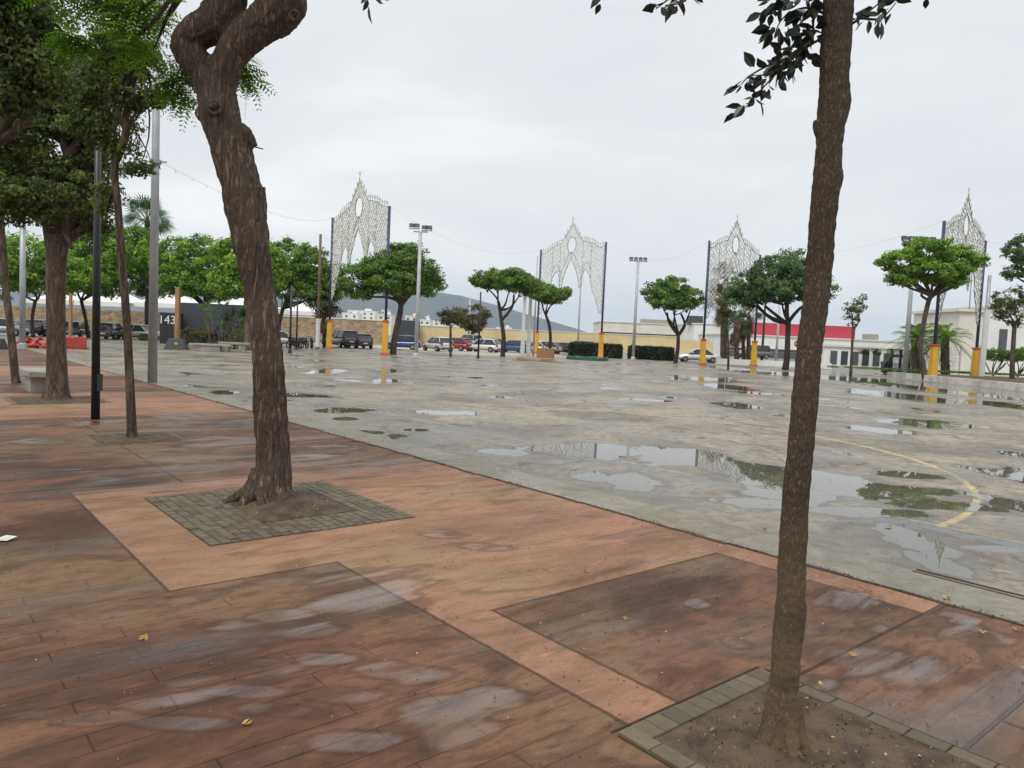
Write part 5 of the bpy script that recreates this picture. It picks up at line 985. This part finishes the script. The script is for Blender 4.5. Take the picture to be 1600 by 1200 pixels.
rooftop(230, [(1030, 499, 507, 50, 'concrete', 'long grey plant room on the roof of the cream hall')]); rooftop(190, [(1092, 493, 507, 22, 'darkgrey', 'grey roof unit above the white block')]); rooftop(150, [(1330, 512, 529, 10, 'concrete', 'small roof unit right of the crimson sign'), (1375, 522, 532, 16, 'concrete', 'low roof unit at the right end of the white hall')])
# town on the slope
def house(label, x0, x1, ytop, Y, fl, mat): 
    r_, L, h = slab('apartment_block', mat, label, 'building', x0, x1, ytop, Y, 14, group='white buildings of the far town'); mb = MB(); nx = max(2, int(L/4.5))
    for f in range(fl):
        for k in range(nx): mb.box(((k+.5)/nx*L-L/2, -.02, h-1.9-f*3.1), (1.6, .12, 1.4))
    build(mb, 'windows', M['dashes'], r_, local=True); build(MB().box((L*.2, 6, h+1), (L*.22, 4, 2)), 'stair_tower', M[mat], r_, local=True); build(MB().box((0, 7, h+.25), (L+.4, 14.4, .5)), 'parapet', M[mat], r_, local=True)
TL = [(535, 560, 490, 520, 2, 'render_white'), (543, 586, 486, 560, 3, 'render_white'), (590, 612, 492, 500, 2, 'render_cream'), (596, 606, 485, 640, 3, 'render_white'), (633, 652, 494, 480, 3, 'render_cream'), (655, 672, 500, 520, 2, 'render_white'), (676, 700, 502, 560, 2, 'render_white'), (698, 722, 504, 600, 2, 'render_cream'), (725, 748, 507, 620, 2, 'render_white'), (664, 670, 495, 650, 3, 'render_cream'), (775, 800, 512, 640, 2, 'render_white')]
LB = ['low white block just left of the second light arch post', 'widest white block of the far town, in front of the hill', 'cream block right behind the second yellow post', 'tall narrow white block behind the second yellow post', 'cream block between the umbrella tree trunk and the floodlight mast', 'white block right of the floodlight mast', 'white block above the silver hatchback', 'cream block behind the young dark tree', 'white block left of the brown tinged tree', 'narrow cream tower right of the floodlight mast', 'white block behind the flat topped tree trunk']
for a, l in zip(TL, LB): house(l, *a)
# bin, sign, fence, planter wall, mat
P = G(1384, 584); r_ = empty('litter_bin', P, 'dark blue litter bin at the end of the white planter wall', 'bin'); build(MB().taper((P[0], P[1], .08), (P[0], P[1], .95), (.60, .55), (.72, .65)), 'body', M['binblue'], r_, bevel=.03); build(MB().box((P[0], P[1], 1.0), (.78, .72, .09)), 'lid', M['binblue'], r_, bevel=.03)
for q in (-.22, .22): build(MB().tube([(P[0]+q-.04, P[1]-.2, .08), (P[0]+q+.04, P[1]-.2, .08)], .08, 8), 'wheel', M['tyre'], r_)
P = G(1299, 571); r_ = empty('blue_sign', P, 'blue panel sign on two legs right of the near trunk', 'sign'); build(MB().box((P[0], P[1], 1.5), (.75, .08, 1.5)), 'panel', M['blueplastic'], r_, bevel=.02); 
for q in (-.28, .28): build(MB().tube([(P[0]+q, P[1], 0), (P[0]+q, P[1], .8)], .04, 6), 'leg', M['silver'], r_)
build(MB().box((P[0], P[1]-.05, 1.75), (.4, .02, .35)).box((P[0], P[1]-.05, 1.2), (.45, .02, .06)), 'white_mark', M['white'], r_)
P = AT(1245, 552, 70); P[2] = 0; r_ = empty('round_sign', P, 'red and white round no entry sign left of the near trunk', 'sign'); build(MB().tube([P, P+[0, 0, 2.3]], .035, 6), 'pole', M['silver'], r_); build(MB().tube([P+[0, -.03, 2.3], P+[0, -.06, 2.3]], .32, 18), 'disc', M['red'], r_); build(MB().box(P+[0, -.07, 2.3], (.44, .02, .1)), 'bar', M['white'], r_)
A, B = G(1386, 589), G(1700, 622); d = B-A; L = np.linalg.norm(d); rz = math.atan2(d[1], d[0]); r_ = empty('planter_wall', (A+B)/2, 'low white retaining wall along the right edge of the court', 'planter wall', None, rz); build(MB().box((0, .2, .2), (L, .4, .40)), 'wall', M['kerbwhite'], r_, local=True); build(MB().box((0, 6, .21), (L, 11.2, .34)), 'earth_fill', M['soil'], r_, local=True)
r_ = empty('metal_fence', AT(1430, 585, 64)*[1, 1, 0], 'dark upright bar fence behind the litter bin', 'fence'); P0, P1 = AT(1386, 560, 64), AT(1428, 560, 64); hh = AT(1400, 546, 64)[2]
mb = MB(); 
for k in range(22): p = P0+(P1-P0)*k/21; mb.tube([(p[0], p[1], 0), (p[0], p[1], hh)], .028, 4)
build(mb, 'bars', M['black'], r_); build(MB().tube([up(P0, hh), up(P1, hh)], .04, 5).tube([up(P0, .25), up(P1, .25)], .04, 5), 'rails', M['black'], r_)
for k in range(3): p = P0+(P1-P0)*(k+.5)/3; build(MB().box((p[0], p[1], hh/2), (.16, .16, hh)), 'post', M['black'], r_)
r_ = empty('wire_fence', AT(1460, 585, 66)*[1, 1, 0], 'pale horizontal rail fence behind the date palms', 'fence'); P0, P1 = AT(1430, 560, 66), AT(1500, 562, 66); mb = MB()
for k in range(6): mb.tube([up(P0, .6+.34*k), up(P1, .6+.34*k)], .025, 4)
build(mb, 'rails', M['lightpole'], r_); 
for k in range(5): p = P0+(P1-P0)*k/4; build(MB().box((p[0], p[1], 1.3), (.1, .1, 2.6)), 'post', M['lightpole'], r_)
A = G(892, 563); B = G(942, 562); vs = []; c = (A+B)/2; mb = MB(); n = 26
ring = [(c[0]+(B[0]-A[0])*.52*math.cos(q)*(1+.06*math.sin(5*q)), c[1]+2.2*math.sin(q)*(1+.08*math.sin(3*q))) for q in np.linspace(0, 6.283, n, False)]
mb.add([(x, y, 0.01) for x, y in ring]+[(c[0]+(x-c[0])*.96, c[1]+(y-c[1])*.96, .28+.06*math.sin(i*1.7)) for i, (x, y) in enumerate(ring)], [(i, (i+1) % n, n+(i+1) % n, n+i) for i in range(n)]+[tuple(range(n, 2*n))]); solo(mb, 'green_mat', M['greenmat'], 'rumpled dark green mat lying at the foot of the fourth yellow post', 'mat')
A = G(815, 563); solo(MB().box((A[0]+1.0, A[1], .12), (3.4, 1.2, .24)), 'low_plinth', M['stone'], 'low brown plinth under the white twin posts', 'plinth', bevel=.03)
A = G(853, 560); solo(MB().box((A[0], A[1]+1.5, .45), (1.6, .8, .9)), 'brown_box', M['wood'], 'brown wooden box left of the flat topped tree trunk', 'box', bevel=.03)
